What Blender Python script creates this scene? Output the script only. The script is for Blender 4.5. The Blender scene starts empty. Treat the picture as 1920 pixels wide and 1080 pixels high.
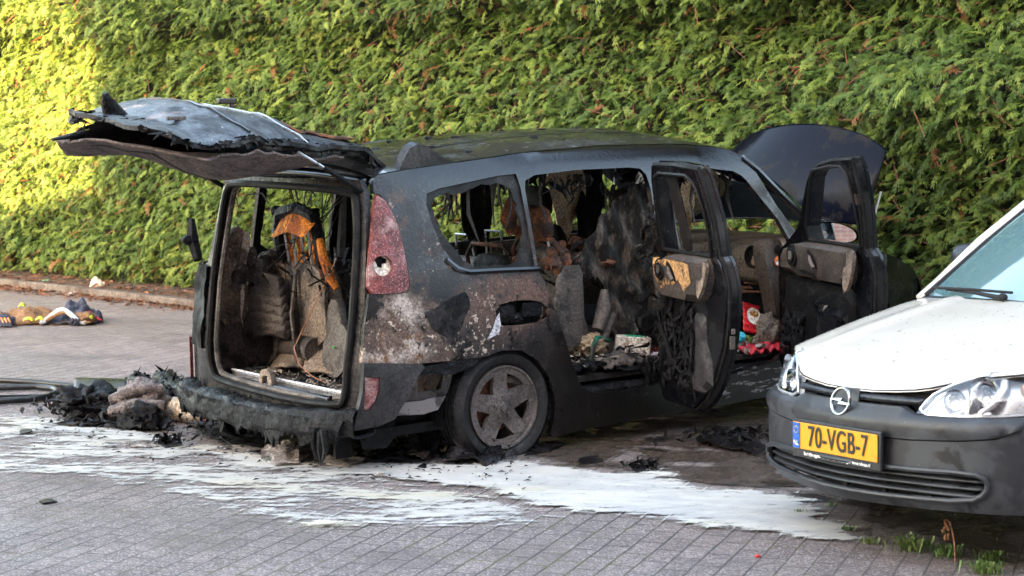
import bpy, bmesh, math, random
import numpy as np
from mathutils import Vector, Matrix, noise
from mathutils.geometry import delaunay_2d_cdt
R = math.radians
S = bpy.context.scene
COL = S.collection

# ------------------------------------------------------------------ camera, sky, sun, exposure
CAM_H, FPX, PITCH = 1.72, 3400.0, math.atan(300 / 3400)
cd = bpy.data.cameras.new('camera'); cam = bpy.data.objects.new('camera', cd); COL.objects.link(cam)
cam.location = (0, 0, CAM_H); cam.rotation_euler = (R(90) - PITCH, 0, 0)
cd.sensor_width = 36; cd.lens = FPX / 1920 * 36; cd.clip_end = 3000
cd.dof.use_dof = True; cd.dof.focus_distance = 9.6; cd.dof.aperture_fstop = 5.0
S.camera = cam
S.cycles.use_denoising = True; S.cycles.use_adaptive_sampling = False; S.cycles.sample_clamp_indirect = 4
SUN_EL, SX, SY = R(15), .45, .893          # sun travels along (SX, SY) on plan
w = bpy.data.worlds.new("World"); S.world = w; w.use_nodes = True
nt = w.node_tree; bg = nt.nodes['Background']
sky = nt.nodes.new('ShaderNodeTexSky'); sky.sky_type = 'NISHITA'; sky.sun_disc = False
sky.sun_elevation = SUN_EL; sky.sun_rotation = math.atan2(-SX, -SY)
sky.air_density = .8; sky.dust_density = 2.5; sky.ozone_density = .4
wm = nt.nodes.new('ShaderNodeMix'); wm.data_type = 'RGBA'; wm.blend_type = 'MULTIPLY'; wm.inputs[0].default_value = 1; wm.inputs[7].default_value = (1.10, .99, .82, 1)   # warm tint multiplied into the sky colour for white balance
nt.links.new(sky.outputs[0], wm.inputs[6]); nt.links.new(wm.outputs[2], bg.inputs[0]); bg.inputs[1].default_value = 0.15
sd = bpy.data.lights.new('sun', 'SUN'); sun = bpy.data.objects.new('sun', sd); COL.objects.link(sun)
sd.energy = 4.2; sd.angle = R(0.35); sd.color = (1, .62, .29)
sv = Vector((SX * math.cos(SUN_EL), SY * math.cos(SUN_EL), -math.sin(SUN_EL)))
sun.rotation_euler = sv.to_track_quat('-Z', 'Y').to_euler(); sun.location = (0, -20, 30)
S.view_settings.view_transform = 'Standard'; S.view_settings.look = 'None'
S.view_settings.exposure = 4.08; S.view_settings.gamma = 1

# ------------------------------------------------------------------ helpers
def rnd(a, b): return random.uniform(a, b)
def tag(o, label=None, cat=None, group=None, kind=None):
    for k, v in (('label', label), ('category', cat), ('group', group), ('kind', kind)):
        if v: o[k] = v
    return o
def empty(name, loc=(0, 0, 0), rot=(0, 0, 0), parent=None):
    o = bpy.data.objects.new(name, None); COL.objects.link(o); o.location = loc; o.rotation_euler = rot
    o.empty_display_size = .1
    if parent: o.parent = parent
    return o
def gp(px, py, z=0.0):
    """point of the ground (height z) seen at photo pixel (px, py)"""
    a, b = (px - 960) / FPX, (540 - py) / FPX
    d = Vector((a, math.cos(PITCH) + b * math.sin(PITCH), -math.sin(PITCH) + b * math.cos(PITCH)))
    return Vector((0, 0, CAM_H)) + d * ((z - CAM_H) / d.z)
def nz(x, y=0, z=0): return noise.noise(Vector((x, y, z)))
def fbm(x, y=0, z=0, o=3): return noise.fractal(Vector((x, y, z)), 1.0, 2.0, o)

class MB:
    def __init__(s): s.v = []; s.f = []
    def add(s, vs, fs):
        b = len(s.v); s.v += [tuple(p) for p in vs]; s.f += [tuple(b + i for i in q) for q in fs]; return s
    def box(s, c, d, m=None):
        x, y, z = d[0] / 2, d[1] / 2, d[2] / 2
        vs = [Vector((i * x, j * y, k * z)) for i in (-1, 1) for j in (-1, 1) for k in (-1, 1)]
        if m is not None: vs = [m @ v for v in vs]
        return s.add([v + Vector(c) for v in vs], [(0, 1, 3, 2), (4, 6, 7, 5), (0, 4, 5, 1), (2, 3, 7, 6), (0, 2, 6, 4), (1, 5, 7, 3)])
    def tube(s, pts, r, n=8, cap=True, flat=1.0):
        P = [Vector(p) for p in pts]; rs = r if isinstance(r, (list, tuple)) else [r] * len(P)
        vs = []; up = Vector((0, 0, 1)); prev = None
        for i, p in enumerate(P):
            t = (P[min(i + 1, len(P) - 1)] - P[max(i - 1, 0)]).normalized()
            if prev is None:
                a = t.cross(up)
                if a.length < 1e-3: a = t.cross(Vector((1, 0, 0)))
            else: a = prev - t * prev.dot(t)
            a.normalize(); prev = a.copy(); b = t.cross(a)
            for k in range(n):
                q = 2 * math.pi * k / n
                vs.append(p + (a * math.cos(q) + b * math.sin(q) * flat) * rs[i])
        fs = [(i * n + k, i * n + (k + 1) % n, (i + 1) * n + (k + 1) % n, (i + 1) * n + k) for i in range(len(P) - 1) for k in range(n)]
        if cap: fs += [tuple(range(n))[::-1], tuple((len(P) - 1) * n + k for k in range(n))]
        return s.add(vs, fs)
    def grid(s, nu, nv, fn, cu=False):
        vs = [fn(i / (nu if cu else nu - 1), j / (nv - 1)) for i in range(nu) for j in range(nv)]
        fs = []
        for i in range(nu if cu else nu - 1):
            for j in range(nv - 1):
                a, b = i * nv + j, ((i + 1) % nu) * nv + j
                fs.append((a, b, b + 1, a + 1))
        return s.add(vs, fs)
    def lathe(s, prof, n=32, m=None, fn=None):
        """profile of (radius, height along local z)"""
        vs = []
        for i in range(n):
            q = 2 * math.pi * i / n
            for r_, h in prof:
                v = Vector((r_ * math.cos(q), r_ * math.sin(q), h))
                if m is not None: v = m @ v
                if fn: v = fn(v)
                vs.append(v)
        k = len(prof)
        return s.add(vs, [(i * k + j, ((i + 1) % n) * k + j, ((i + 1) % n) * k + j + 1, i * k + j + 1) for i in range(n) for j in range(k - 1)])
    def blob(s, c, rad, sub=3, amp=.3, sc=2.0, seed=0, flat=None, fine=0.0):
        bm = bmesh.new(); bmesh.ops.create_icosphere(bm, subdivisions=sub, radius=1)
        vs = []
        for v in bm.verts:
            p = v.co; k = 1 + amp * fbm(p.x * sc + seed * 7.1, p.y * sc + seed, p.z * sc - seed * 3, 4)
            if fine: k -= fine * abs(nz(p.x * sc * 3 + seed, p.y * sc * 3, p.z * sc * 3))
            q = Vector((p.x * rad[0] * k, p.y * rad[1] * k, p.z * rad[2] * k))
            if flat is not None: q.z = max(q.z, flat)
            vs.append(q + Vector(c))
        bm.verts.index_update()
        s.add(vs, [tuple(v.index for v in f.verts) for f in bm.faces]); bm.free(); return s
    def panel(s, outline, fn, holes=(), sp=.06, thick=.02, nrm=None, grid=True, attr=None):
        """sheet bounded by a 2-D outline with holes, mapped by fn(u, v) and thickened along nrm (a vector or the numeric normal * sign)"""
        def dens(poly):
            o = []
            for i, a in enumerate(poly):
                b = poly[(i + 1) % len(poly)]; L = math.hypot(b[0] - a[0], b[1] - a[1]); n = max(1, int(round(L / sp)))
                o += [(a[0] + (b[0] - a[0]) * k / n, a[1] + (b[1] - a[1]) * k / n) for k in range(n)]
            return o
        loops = [dens(outline)] + [dens(h) for h in holes]
        pts = [q for l in loops for q in l]; ed = []; b = 0
        for l in loops:
            ed += [(b + i, b + (i + 1) % len(l)) for i in range(len(l))]; b += len(l)
        A = np.array(pts)
        def inside(P, poly):
            P = np.atleast_2d(P); q = np.array(poly); n = len(q); c = np.zeros(len(P), bool); j = n - 1
            for i in range(n):
                yi, yj = q[i, 1], q[j, 1]
                with np.errstate(divide='ignore', invalid='ignore'):
                    m = ((yi > P[:, 1]) != (yj > P[:, 1])) & (P[:, 0] < (q[j, 0] - q[i, 0]) * (P[:, 1] - yi) / (yj - yi) + q[i, 0])
                c ^= m; j = i
            return c
        if grid:
            mn, mx = A.min(0), A.max(0)
            G = np.array([(u, v) for u in np.arange(mn[0] + sp / 2, mx[0], sp) for v in np.arange(mn[1] + sp / 2, mx[1], sp)])
            if len(G):
                ok = inside(G, loops[0])
                for h in loops[1:]: ok &= ~inside(G, h)
                G = G[ok]
                if len(G):
                    d = np.array([np.min(np.hypot(A[:, 0] - g[0], A[:, 1] - g[1])) for g in G]); G = G[d > sp * .45]
                    pts += [tuple(map(float, g)) for g in G]
        vc, _, fc, *_ = delaunay_2d_cdt([Vector(p) for p in pts], ed, [], 0, 1e-6)
        V = np.array([tuple(v) for v in vc]); C = np.array([V[list(f)].mean(0) for f in fc])
        ok = inside(C, loops[0])
        for h in loops[1:]: ok &= ~inside(C, h)
        F = [f for f, k in zip(fc, ok) if k]
        P = [Vector(fn(float(a), float(b))) for a, b in V]
        if attr is not None: attr += [float(np.min(np.hypot(A[:, 0] - a, A[:, 1] - b))) for a, b in V]
        e = 1e-3; Nn = []
        sg = nrm if isinstance(nrm, (int, float)) else None
        for (a, b), p in zip(V, P):
            if sg is None and nrm is not None: Nn.append(Vector(nrm))
            else:
                n = (Vector(fn(float(a) + e, float(b))) - p).cross(Vector(fn(float(a), float(b) + e)) - p)
                Nn.append((n.normalized() if n.length > 0 else Vector((0, 0, 1))) * (sg or 1))
        if not thick: return s.add(P, F)
        k = len(P); Q = [p + n * thick for p, n in zip(P, Nn)]
        cnt = {}
        for f in F:
            for i in range(3):
                q = (f[i], f[(i + 1) % 3]); cnt[q] = 1
        bd = [q for q in cnt if (q[1], q[0]) not in cnt]
        return s.add(P + Q, list(F) + [tuple(i + k for i in f[::-1]) for f in F] + [(b_, a_, a_ + k, b_ + k) for a_, b_ in bd])
    def build(s, name, m, parent=None, smooth=True, ang=38, bevel=0, sub=0, norm=True):
        me = bpy.data.meshes.new(name); me.from_pydata([tuple(v) for v in s.v], [], s.f); me.materials.append(m)
        if norm:
            bm = bmesh.new(); bm.from_mesh(me); bmesh.ops.recalc_face_normals(bm, faces=bm.faces); bm.to_mesh(me); bm.free()
        if smooth:
            me.polygons.foreach_set('use_smooth', [True] * len(me.polygons)); me.set_sharp_from_angle(angle=R(ang))
        o = bpy.data.objects.new(name, me); COL.objects.link(o)
        if parent: o.parent = parent
        if bevel:
            b = o.modifiers.new('bevel', 'BEVEL'); b.width = bevel; b.segments = 2; b.limit_method = 'ANGLE'; b.angle_limit = R(40)
        if sub:
            b = o.modifiers.new('sub', 'SUBSURF'); b.levels = sub; b.render_levels = sub
        return o
def jag(poly, amp, step, seed=0, closed=True):
    """ragged version of a 2-D outline"""
    o = []; n = len(poly)
    for i in range(n if closed else n - 1):
        a, b = poly[i], poly[(i + 1) % n]; L = math.hypot(b[0] - a[0], b[1] - a[1]); k = max(1, int(L / step))
        for j in range(k):
            t = j / k; x, y = a[0] + (b[0] - a[0]) * t, a[1] + (b[1] - a[1]) * t
            h = fbm(x * 9 + seed, y * 9, seed * 2.3, 3) * amp; h2 = fbm(x * 9 + 31, y * 9 + seed, 5, 3) * amp
            if j == 0 and not closed: h = h2 = 0
            o.append((x + h, y + h2))
    if not closed: o.append(poly[-1])
    return o
def arc(c, r, a0, a1, n): return [(c[0] + r * math.cos(R(a0 + (a1 - a0) * i / n)), c[1] + r * math.sin(R(a0 + (a1 - a0) * i / n))) for i in range(n + 1)]
def smooth2(poly, it=1):
    for _ in range(it):
        o = []
        for i, a in enumerate(poly):
            b = poly[(i + 1) % len(poly)]
            o += [(a[0] * .75 + b[0] * .25, a[1] * .75 + b[1] * .25), (a[0] * .25 + b[0] * .75, a[1] * .25 + b[1] * .75)]
        poly = o
    return poly

# ------------------------------------------------------------------ materials
def M(name, base, layers=(), rough=(.5, .8), rs=6, bump=None, metal=0, spec=.5, coat=0, alpha=None, stretch=(1, 1, 1), emit=0, trans=0, grain=None):
    m = bpy.data.materials.new(name); m.use_nodes = True; t = m.node_tree; N = t.nodes; L = t.links; B = N['Principled BSDF']
    tc = N.new('ShaderNodeTexCoord'); mp = N.new('ShaderNodeMapping'); mp.inputs['Scale'].default_value = stretch
    L.new(tc.outputs['Object'], mp.inputs[0])
    def noi(sc, det=4, ro=.6, dist=0):
        n = N.new('ShaderNodeTexNoise'); n.inputs['Scale'].default_value = sc; n.inputs['Detail'].default_value = det
        n.inputs['Roughness'].default_value = ro; n.inputs['Distortion'].default_value = dist; L.new(mp.outputs[0], n.inputs['Vector']); return n.outputs[0]
    def rng(src, lo, hi, a=0, b=1):
        q = N.new('ShaderNodeMapRange'); q.interpolation_type = 'SMOOTHSTEP'
        for i, v in ((1, lo), (2, hi), (3, a), (4, b)): q.inputs[i].default_value = v
        L.new(src, q.inputs[0]); return q.outputs[0]
    def mul(a, b):
        q = N.new('ShaderNodeMath'); q.operation = 'MULTIPLY'; L.new(a, q.inputs[0]); L.new(b, q.inputs[1]); return q.outputs[0]
    cur = None; hs = []
    for ly in layers:
        c, sc, lo, hi = ly[:4]; det = ly[4] if len(ly) > 4 and ly[4] is not None else 4; mask = ly[5] if len(ly) > 5 else None; r_ = ly[6] if len(ly) > 6 else None
        f = rng(noi(sc, det, .62, .3), lo, hi)
        if mask:
            cx, cy, cz, rx, ry, rz = mask
            q = N.new('ShaderNodeMapping'); q.vector_type = 'TEXTURE'; q.inputs['Location'].default_value = (cx, cy, cz); q.inputs['Scale'].default_value = (rx, ry, rz)
            L.new(tc.outputs['Object'], q.inputs[0]); ln = N.new('ShaderNodeVectorMath'); ln.operation = 'LENGTH'; L.new(q.outputs[0], ln.inputs[0])
            f = mul(f, rng(ln.outputs['Value'], .55, 1.0, 1, 0))
        mx = N.new('ShaderNodeMix'); mx.data_type = 'RGBA'; L.new(f, mx.inputs[0])
        if cur is None: mx.inputs[6].default_value = (*base, 1)
        else: L.new(cur, mx.inputs[6])
        mx.inputs[7].default_value = (*c, 1); cur = mx.outputs[2]
        if r_ is not None: hs.append((f, r_))
    if grain is None: grain = rough[1] > .3 and metal == 0
    if grain:   # fine random speckle multiplied into the colour to keep surfaces crisp
        mx = N.new('ShaderNodeMix'); mx.data_type = 'RGBA'; mx.blend_type = 'MULTIPLY'; mx.inputs[0].default_value = 1
        if cur is None: mx.inputs[6].default_value = (*base, 1)
        else: L.new(cur, mx.inputs[6])
        cm = N.new('ShaderNodeCombineColor'); gq = rng(noi(75, 6, .7), .32, .70, .45, 1.75)
        for i in range(3): L.new(gq, cm.inputs[i])
        L.new(cm.outputs[0], mx.inputs[7]); cur = mx.outputs[2]
    if cur is None: B.inputs['Base Color'].default_value = (*base, 1)
    else: L.new(cur, B.inputs['Base Color'])
    if rough[0] == rough[1]: B.inputs['Roughness'].default_value = rough[0]
    else:
        rr = rng(noi(rs, 5), .35, .65, rough[0], rough[1])
        for f, v in hs:
            mx = N.new('ShaderNodeMix'); L.new(f, mx.inputs[0]); L.new(rr, mx.inputs[2]); mx.inputs[3].default_value = v; rr = mx.outputs[0]
        L.new(rr, B.inputs['Roughness'])
    if bump:
        bp = N.new('ShaderNodeBump'); bp.inputs['Strength'].default_value = bump[1]; bp.inputs['Distance'].default_value = bump[2] if len(bump) > 2 else .01
        L.new(noi(bump[0], 6, .65), bp.inputs['Height']); L.new(bp.outputs[0], B.inputs['Normal'])
    B.inputs['Metallic'].default_value = metal; B.inputs['Specular IOR Level'].default_value = spec
    B.inputs['Coat Weight'].default_value = coat; B.inputs['Coat Roughness'].default_value = .05
    B.inputs['Transmission Weight'].default_value = trans
    if emit: B.inputs['Emission Color'].default_value = (*base, 1); B.inputs['Emission Strength'].default_value = emit
    if alpha is not None: B.inputs['Alpha'].default_value = alpha
    return m
def glass(name, tint, alpha, rough=.03):
    m = bpy.data.materials.new(name); m.use_nodes = True; t = m.node_tree; N = t.nodes; L = t.links; N.remove(N['Principled BSDF'])
    tr = N.new('ShaderNodeBsdfTransparent'); tr.inputs[0].default_value = (*tint, 1)
    gl = N.new('ShaderNodeBsdfGlossy'); gl.inputs['Roughness'].default_value = rough; gl.inputs[0].default_value = (.9, .95, 1, 1)
    fr = N.new('ShaderNodeFresnel'); fr.inputs[0].default_value = 1.5
    ad = N.new('ShaderNodeMath'); ad.operation = 'ADD'; ad.inputs[1].default_value = alpha; ad.use_clamp = True; L.new(fr.outputs[0], ad.inputs[0])
    mx = N.new('ShaderNodeMixShader'); L.new(ad.outputs[0], mx.inputs[0]); L.new(tr.outputs[0], mx.inputs[1]); L.new(gl.outputs[0], mx.inputs[2])
    L.new(mx.outputs[0], N['Material Output'].inputs[0]); return m

# ------------------------------------------------------------------ ground materials
PAV = R(70)
def paving(name, wet=False, foam=None):
    """concrete block paving; foam = (density, streak) makes a feathered white film that also fills the joints"""
    m = bpy.data.materials.new(name); m.use_nodes = True; t = m.node_tree; N = t.nodes; L = t.links; B = N['Principled BSDF']
    tc = N.new('ShaderNodeTexCoord')
    mp = N.new('ShaderNodeMapping'); mp.inputs['Rotation'].default_value = (0, 0, -PAV); L.new(tc.outputs['Object'], mp.inputs[0])
    wob = N.new('ShaderNodeTexNoise'); wob.inputs['Scale'].default_value = 3.0; L.new(tc.outputs['Object'], wob.inputs['Vector'])
    va = N.new('ShaderNodeMix'); va.data_type = 'VECTOR'; va.inputs[0].default_value = .012
    L.new(mp.outputs[0], va.inputs[4]); L.new(wob.outputs['Color'], va.inputs[5])
    br = N.new('ShaderNodeTexBrick'); L.new(va.outputs[1], br.inputs['Vector'])
    br.offset = .5
    for k, v in (('Scale', 1), ('Mortar Size', .0052), ('Mortar Smooth', .35), ('Bias', 0), ('Brick Width', .212), ('Row Height', .107)): br.inputs[k].default_value = v
    br.inputs['Color1'].default_value = (.02, .02, .02, 1); br.inputs['Color2'].default_value = (.98, .98, .98, 1); br.inputs['Mortar'].default_value = (.5, .5, .5, 1)
    def noi(sc, det=4, vec=None, ro=.6):
        n = N.new('ShaderNodeTexNoise'); n.inputs['Scale'].default_value = sc; n.inputs['Detail'].default_value = det; n.inputs['Roughness'].default_value = ro
        L.new(vec or tc.outputs['Object'], n.inputs['Vector']); return n.outputs[0]
    def rng(src, lo, hi, a=0, b=1, kind='SMOOTHSTEP'):
        q = N.new('ShaderNodeMapRange'); q.interpolation_type = kind
        for i, v in ((1, lo), (2, hi), (3, a), (4, b)): q.inputs[i].default_value = v
        L.new(src, q.inputs[0]); return q.outputs[0]
    def math_(op, a, b):
        q = N.new('ShaderNodeMath'); q.operation = op
        for i, v in ((0, a), (1, b)):
            if isinstance(v, (int, float)): q.inputs[i].default_value = v
            else: L.new(v, q.inputs[i])
        return q.outputs[0]
    def mix(f, a, b):
        q = N.new('ShaderNodeMix'); q.data_type = 'RGBA'
        if isinstance(f, (int, float)): q.inputs[0].default_value = f
        else: L.new(f, q.inputs[0])
        for i, v in ((6, a), (7, b)):
            if isinstance(v, tuple): q.inputs[i].default_value = (*v, 1)
            else: L.new(v, q.inputs[i])
        return q.outputs[2]
    joint = rng(br.outputs['Fac'], .2, .9)
    if foam is None:
        c = mix(br.outputs['Color'], (.112, .085, .074), (.205, .162, .145))
        ns = noi(.5, 5); c = mix(rng(ns, .42, .62), c, (.140, .118, .106))
        ag = N.new('ShaderNodeTexVoronoi'); ag.inputs['Scale'].default_value = 140; L.new(tc.outputs['Object'], ag.inputs['Vector'])
        sepc = N.new('ShaderNodeSeparateColor'); L.new(ag.outputs['Color'], sepc.inputs[0])
        c = mix(math_('MULTIPLY', rng(sepc.outputs[0], .55, .95), .75), c, (.40, .34, .33))
        c = mix(math_('MULTIPLY', rng(sepc.outputs[1], .60, .95), .7), c, (.045, .042, .05))
        c = mix(math_('MULTIPLY', rng(noi(1.3, 5), .50, .70), .55), c, (.085, .068, .060)); c = mix(math_('MULTIPLY', rng(noi(.35, 6), .48, .66), .5), c, (.11, .085, .07))
        # moss and dirt in the joints
        mo = rng(noi(2.2, 3), .5, .62); jc = mix(mo, (.045, .038, .034), (.075, .070, .022))
        c = mix(math_('MULTIPLY', joint, rng(noi(.9, 4), .36, .60, .6, 1.0)), c, jc)
        if wet:
            c = mix(.72, c, (.020, .013, .009)); c = mix(math_('MULTIPLY', rng(sepc.outputs[2], .72, .95), .55), c, (.24, .17, .11))
            c = mix(rng(noi(3.2, 6), .52, .68), c, (.010, .009, .009))
        L.new(c, B.inputs['Base Color'])
        L.new(rng(noi(4, 5), .35, .65, *((.12, .45) if wet else (.55, .9))), B.inputs['Roughness'])
        bp = N.new('ShaderNodeBump'); bp.inputs['Strength'].default_value = .8; bp.inputs['Distance'].default_value = .006
        h = math_('SUBTRACT', math_('ADD', math_('MULTIPLY', noi(170, 3), .6), math_('MULTIPLY', noi(20, 3), .4)), math_('MULTIPLY', joint, 1.2))
        L.new(h, bp.inputs['Height']); L.new(bp.outputs[0], B.inputs['Normal'])
    at = N.new('ShaderNodeAttribute'); at.attribute_name = 'edge'
    if wet:
        f = math_('ADD', rng(at.outputs['Fac'], 0, .40, -1.0, .25, 'LINEAR'), math_('SUBTRACT', math_('MULTIPLY', noi(2.2, 6), 2.6), 1.25))
        L.new(rng(f, 0, .35), B.inputs['Alpha'])
    if foam is not None:
        dens, reach = foam
        st = N.new('ShaderNodeMapping'); st.inputs['Scale'].default_value = (.42, 1, 1); st.inputs['Rotation'].default_value = (0, 0, R(3)); L.new(tc.outputs['Object'], st.inputs[0])
        n1 = noi(4.5, 8, st.outputs[0], .68); n2 = noi(22, 8, st.outputs[0], .72)
        col = mix(rng(n1, .4, .62), (.46, .455, .445), (.60, .58, .53)); col = mix(math_('MULTIPLY', rng(noi(1.6, 3, st.outputs[0]), .56, .72), .7), col, (.60, .55, .40))
        col = mix(math_('MULTIPLY', rng(n2, .60, .72), .45), col, (.20, .22, .27))
        L.new(col, B.inputs['Base Color']); L.new(rng(n2, .3, .7, .22, .6), B.inputs['Roughness'])
        f = math_('ADD', rng(at.outputs['Fac'], 0, .34 if dens > 1 else .30, -1.7 if dens > 1 else -.75 - dens, 0, 'LINEAR'), math_('SUBTRACT', math_('MULTIPLY', math_('ADD', math_('MULTIPLY', n1, .58), math_('MULTIPLY', n2, .42)), 4.4), 2.2 - dens))
        f = math_('ADD', f, math_('MULTIPLY', joint, .16))
        L.new(rng(f, -.05, .32, 0, .97 if dens > 1 else .80), B.inputs['Alpha'])
        bp = N.new('ShaderNodeBump'); bp.inputs['Strength'].default_value = .35; bp.inputs['Distance'].default_value = .01; L.new(n2, bp.inputs['Height']); L.new(bp.outputs[0], B.inputs['Normal'])
    return m
def sheet(name, poly, z, mat_, sp=.09, kind='stuff', label=None, cat=None):
    at = []; b = MB(); b.panel(poly, lambda u, v: (u, v, z), sp=sp, thick=0, attr=at); o = b.build(name, mat_, smooth=False)
    a = o.data.attributes.new('edge', 'FLOAT', 'POINT'); a.data.foreach_set('value', at); tag(o, label, cat, kind=kind); return o
PX = lambda l, z=0: [tuple(gp(x, y, z)[:2]) for x, y in l]

# ------------------------------------------------------------------ ground
HD = Vector((.728, -.686, 0)); HN = Vector((-.686, -.728, 0)); HO = Vector((-3.31, 18.38, 0))   # hedge line, its outward side, a point of its foot
def hp(t, out, z): return HO + HD * t + HN * out + Vector((0, 0, z))
m_pave = paving('block_paving')
g = MB(); g.add([(-60, -60, 0), (60, -60, 0), (60, 60, 0), (-60, 60, 0)], [(0, 1, 2, 3)]); tag(g.build('paved_ground', m_pave, smooth=False), kind='structure')
m_soil = M('soil', (.05, .034, .024), [((.10, .055, .03), 9, .45, .6), ((.02, .014, .01), 5, .5, .62)], rough=(.9, 1), bump=(40, .9, .02))
b = MB(); b.grid(90, 8, lambda u, v: hp(-9 + 26 * u, .50 - 1.6 * v, .060 + .05 * v + .025 * fbm(u * 60, v * 6, 2))); tag(b.build('soil_strip', m_soil), kind='structure')
m_kerb = M('kerb_concrete', (.10, .082, .070), [((.055, .04, .032), 6, .45, .62), ((.16, .13, .11), 22, .58, .7)], rough=(.8, .95), bump=(90, .5, .005))
b = MB()
for i in range(26):
    a = -9 + i * 1.0; q = Matrix.Rotation(math.atan2(HD.y, HD.x), 3, 'Z')
    b.box(hp(a + .5, .56, .015 + rnd(-.004, .004)), (.992, .10, .13), q)
tag(b.build('kerb', m_kerb, bevel=.012), kind='structure')

# dark wet ground round the car, then foam
m_wet = paving('wet_block_paving', wet=True)
sheet('wet_patch', PX([(330, 730), (420, 700), (700, 700), (1000, 740), (1300, 705), (1500, 680), (1750, 690), (1900, 760), (2050, 900), (2050, 1075), (1760, 1075), (1640, 1030), (1480, 960), (1330, 935), (1130, 915), (980, 880), (860, 872), (640, 868), (430, 850), (330, 800)]), .004, m_wet)
m_foam = paving('white_foam', foam=(1.15, 4.2)); m_thin = paving('thin_white_foam', foam=(.16, 1.5))
sheet('foam_film', PX([(-150, 760), (120, 772), (300, 800), (420, 815), (520, 850), (640, 872), (760, 880), (900, 905), (1010, 930), (1080, 950), (1180, 975), (1260, 985), (1330, 1000), (1300, 1012), (1180, 1005), (1060, 1003), (940, 1008), (780, 1012), (640, 1010), (520, 1004), (400, 985), (330, 960), (200, 930), (60, 905), (-150, 900)]), .008, m_thin, label='thin streaky white foam film lying over the paving joints', cat='foam')
sheet('foam_puddle', PX([(330, 835), (420, 822), (520, 855), (610, 868), (690, 862), (760, 866), (850, 868), (905, 852), (1000, 858), (1060, 868), (1130, 880), (1240, 880), (1360, 880), (1290, 896), (1330, 912), (1420, 918), (1520, 922), (1580, 950), (1625, 985), (1680, 1020), (1600, 1036), (1490, 1020), (1400, 1006), (1310, 998), (1200, 984), (1080, 970), (970, 955), (880, 930), (780, 915), (680, 905), (560, 900), (450, 888), (370, 868), (320, 850)]), .012, m_foam, label='thick white foam puddle spread in front of the burnt car', cat='foam')
for i, pl in enumerate([[(360, 815), (500, 838), (420, 858), (250, 850), (120, 830), (-40, 825), (-40, 790), (120, 785), (260, 800)], [(640, 900), (700, 908), (720, 918), (620, 916)], [(480, 975), (620, 965), (720, 985), (640, 998), (500, 992)], [(1380, 885), (1440, 890), (1500, 905), (1420, 908)], [(1440, 690), (1320, 740), (1200, 790), (1290, 800), (1420, 760), (1500, 720)]]):
    sheet('foam_patch', PX(pl), .016, m_foam if i != 0 else paving('streaky_white_foam', foam=(.30, 1.8)), label=['wide streaky foam patch behind the burnt car bumper', 'narrow foam streak left of the big foam puddle', 'foam patch in the paving joints at the lower centre', 'foam streak between big puddle and white van bumper', 'foam streak under the open doors of the burnt car'][i], cat='foam')
# leaf litter along the kerb
m_lit = M('leaf_litter', (.14, .055, .025), [((.05, .025, .015), 8, .45, .6), ((.26, .14, .07), 15, .56, .66)], rough=(.8, 1))
b = MB(); random.seed(3)
for i in range(5200):
    t = rnd(-7.5, 12); o_ = .64 + abs(random.gauss(0, .16)) if random.random() < .62 else rnd(.0, .6)
    if o_ > 1.25: continue
    z = .006 if o_ > .61 else .085
    c = hp(t, o_, z + rnd(0, .02)); a = rnd(0, 6.3); L_ = rnd(.015, .05); q = Matrix.Rotation(a, 3, 'Z') @ Matrix.Rotation(rnd(-.5, .5), 3, 'X')
    b.add([c + q @ Vector(p) for p in ((-L_, 0, 0), (0, -L_ * .35, .008), (L_, 0, 0), (0, L_ * .35, .012))], [(0, 1, 2, 3)])
tag(b.build('leaf_litter', m_lit, smooth=False, norm=False), kind='stuff')

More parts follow.
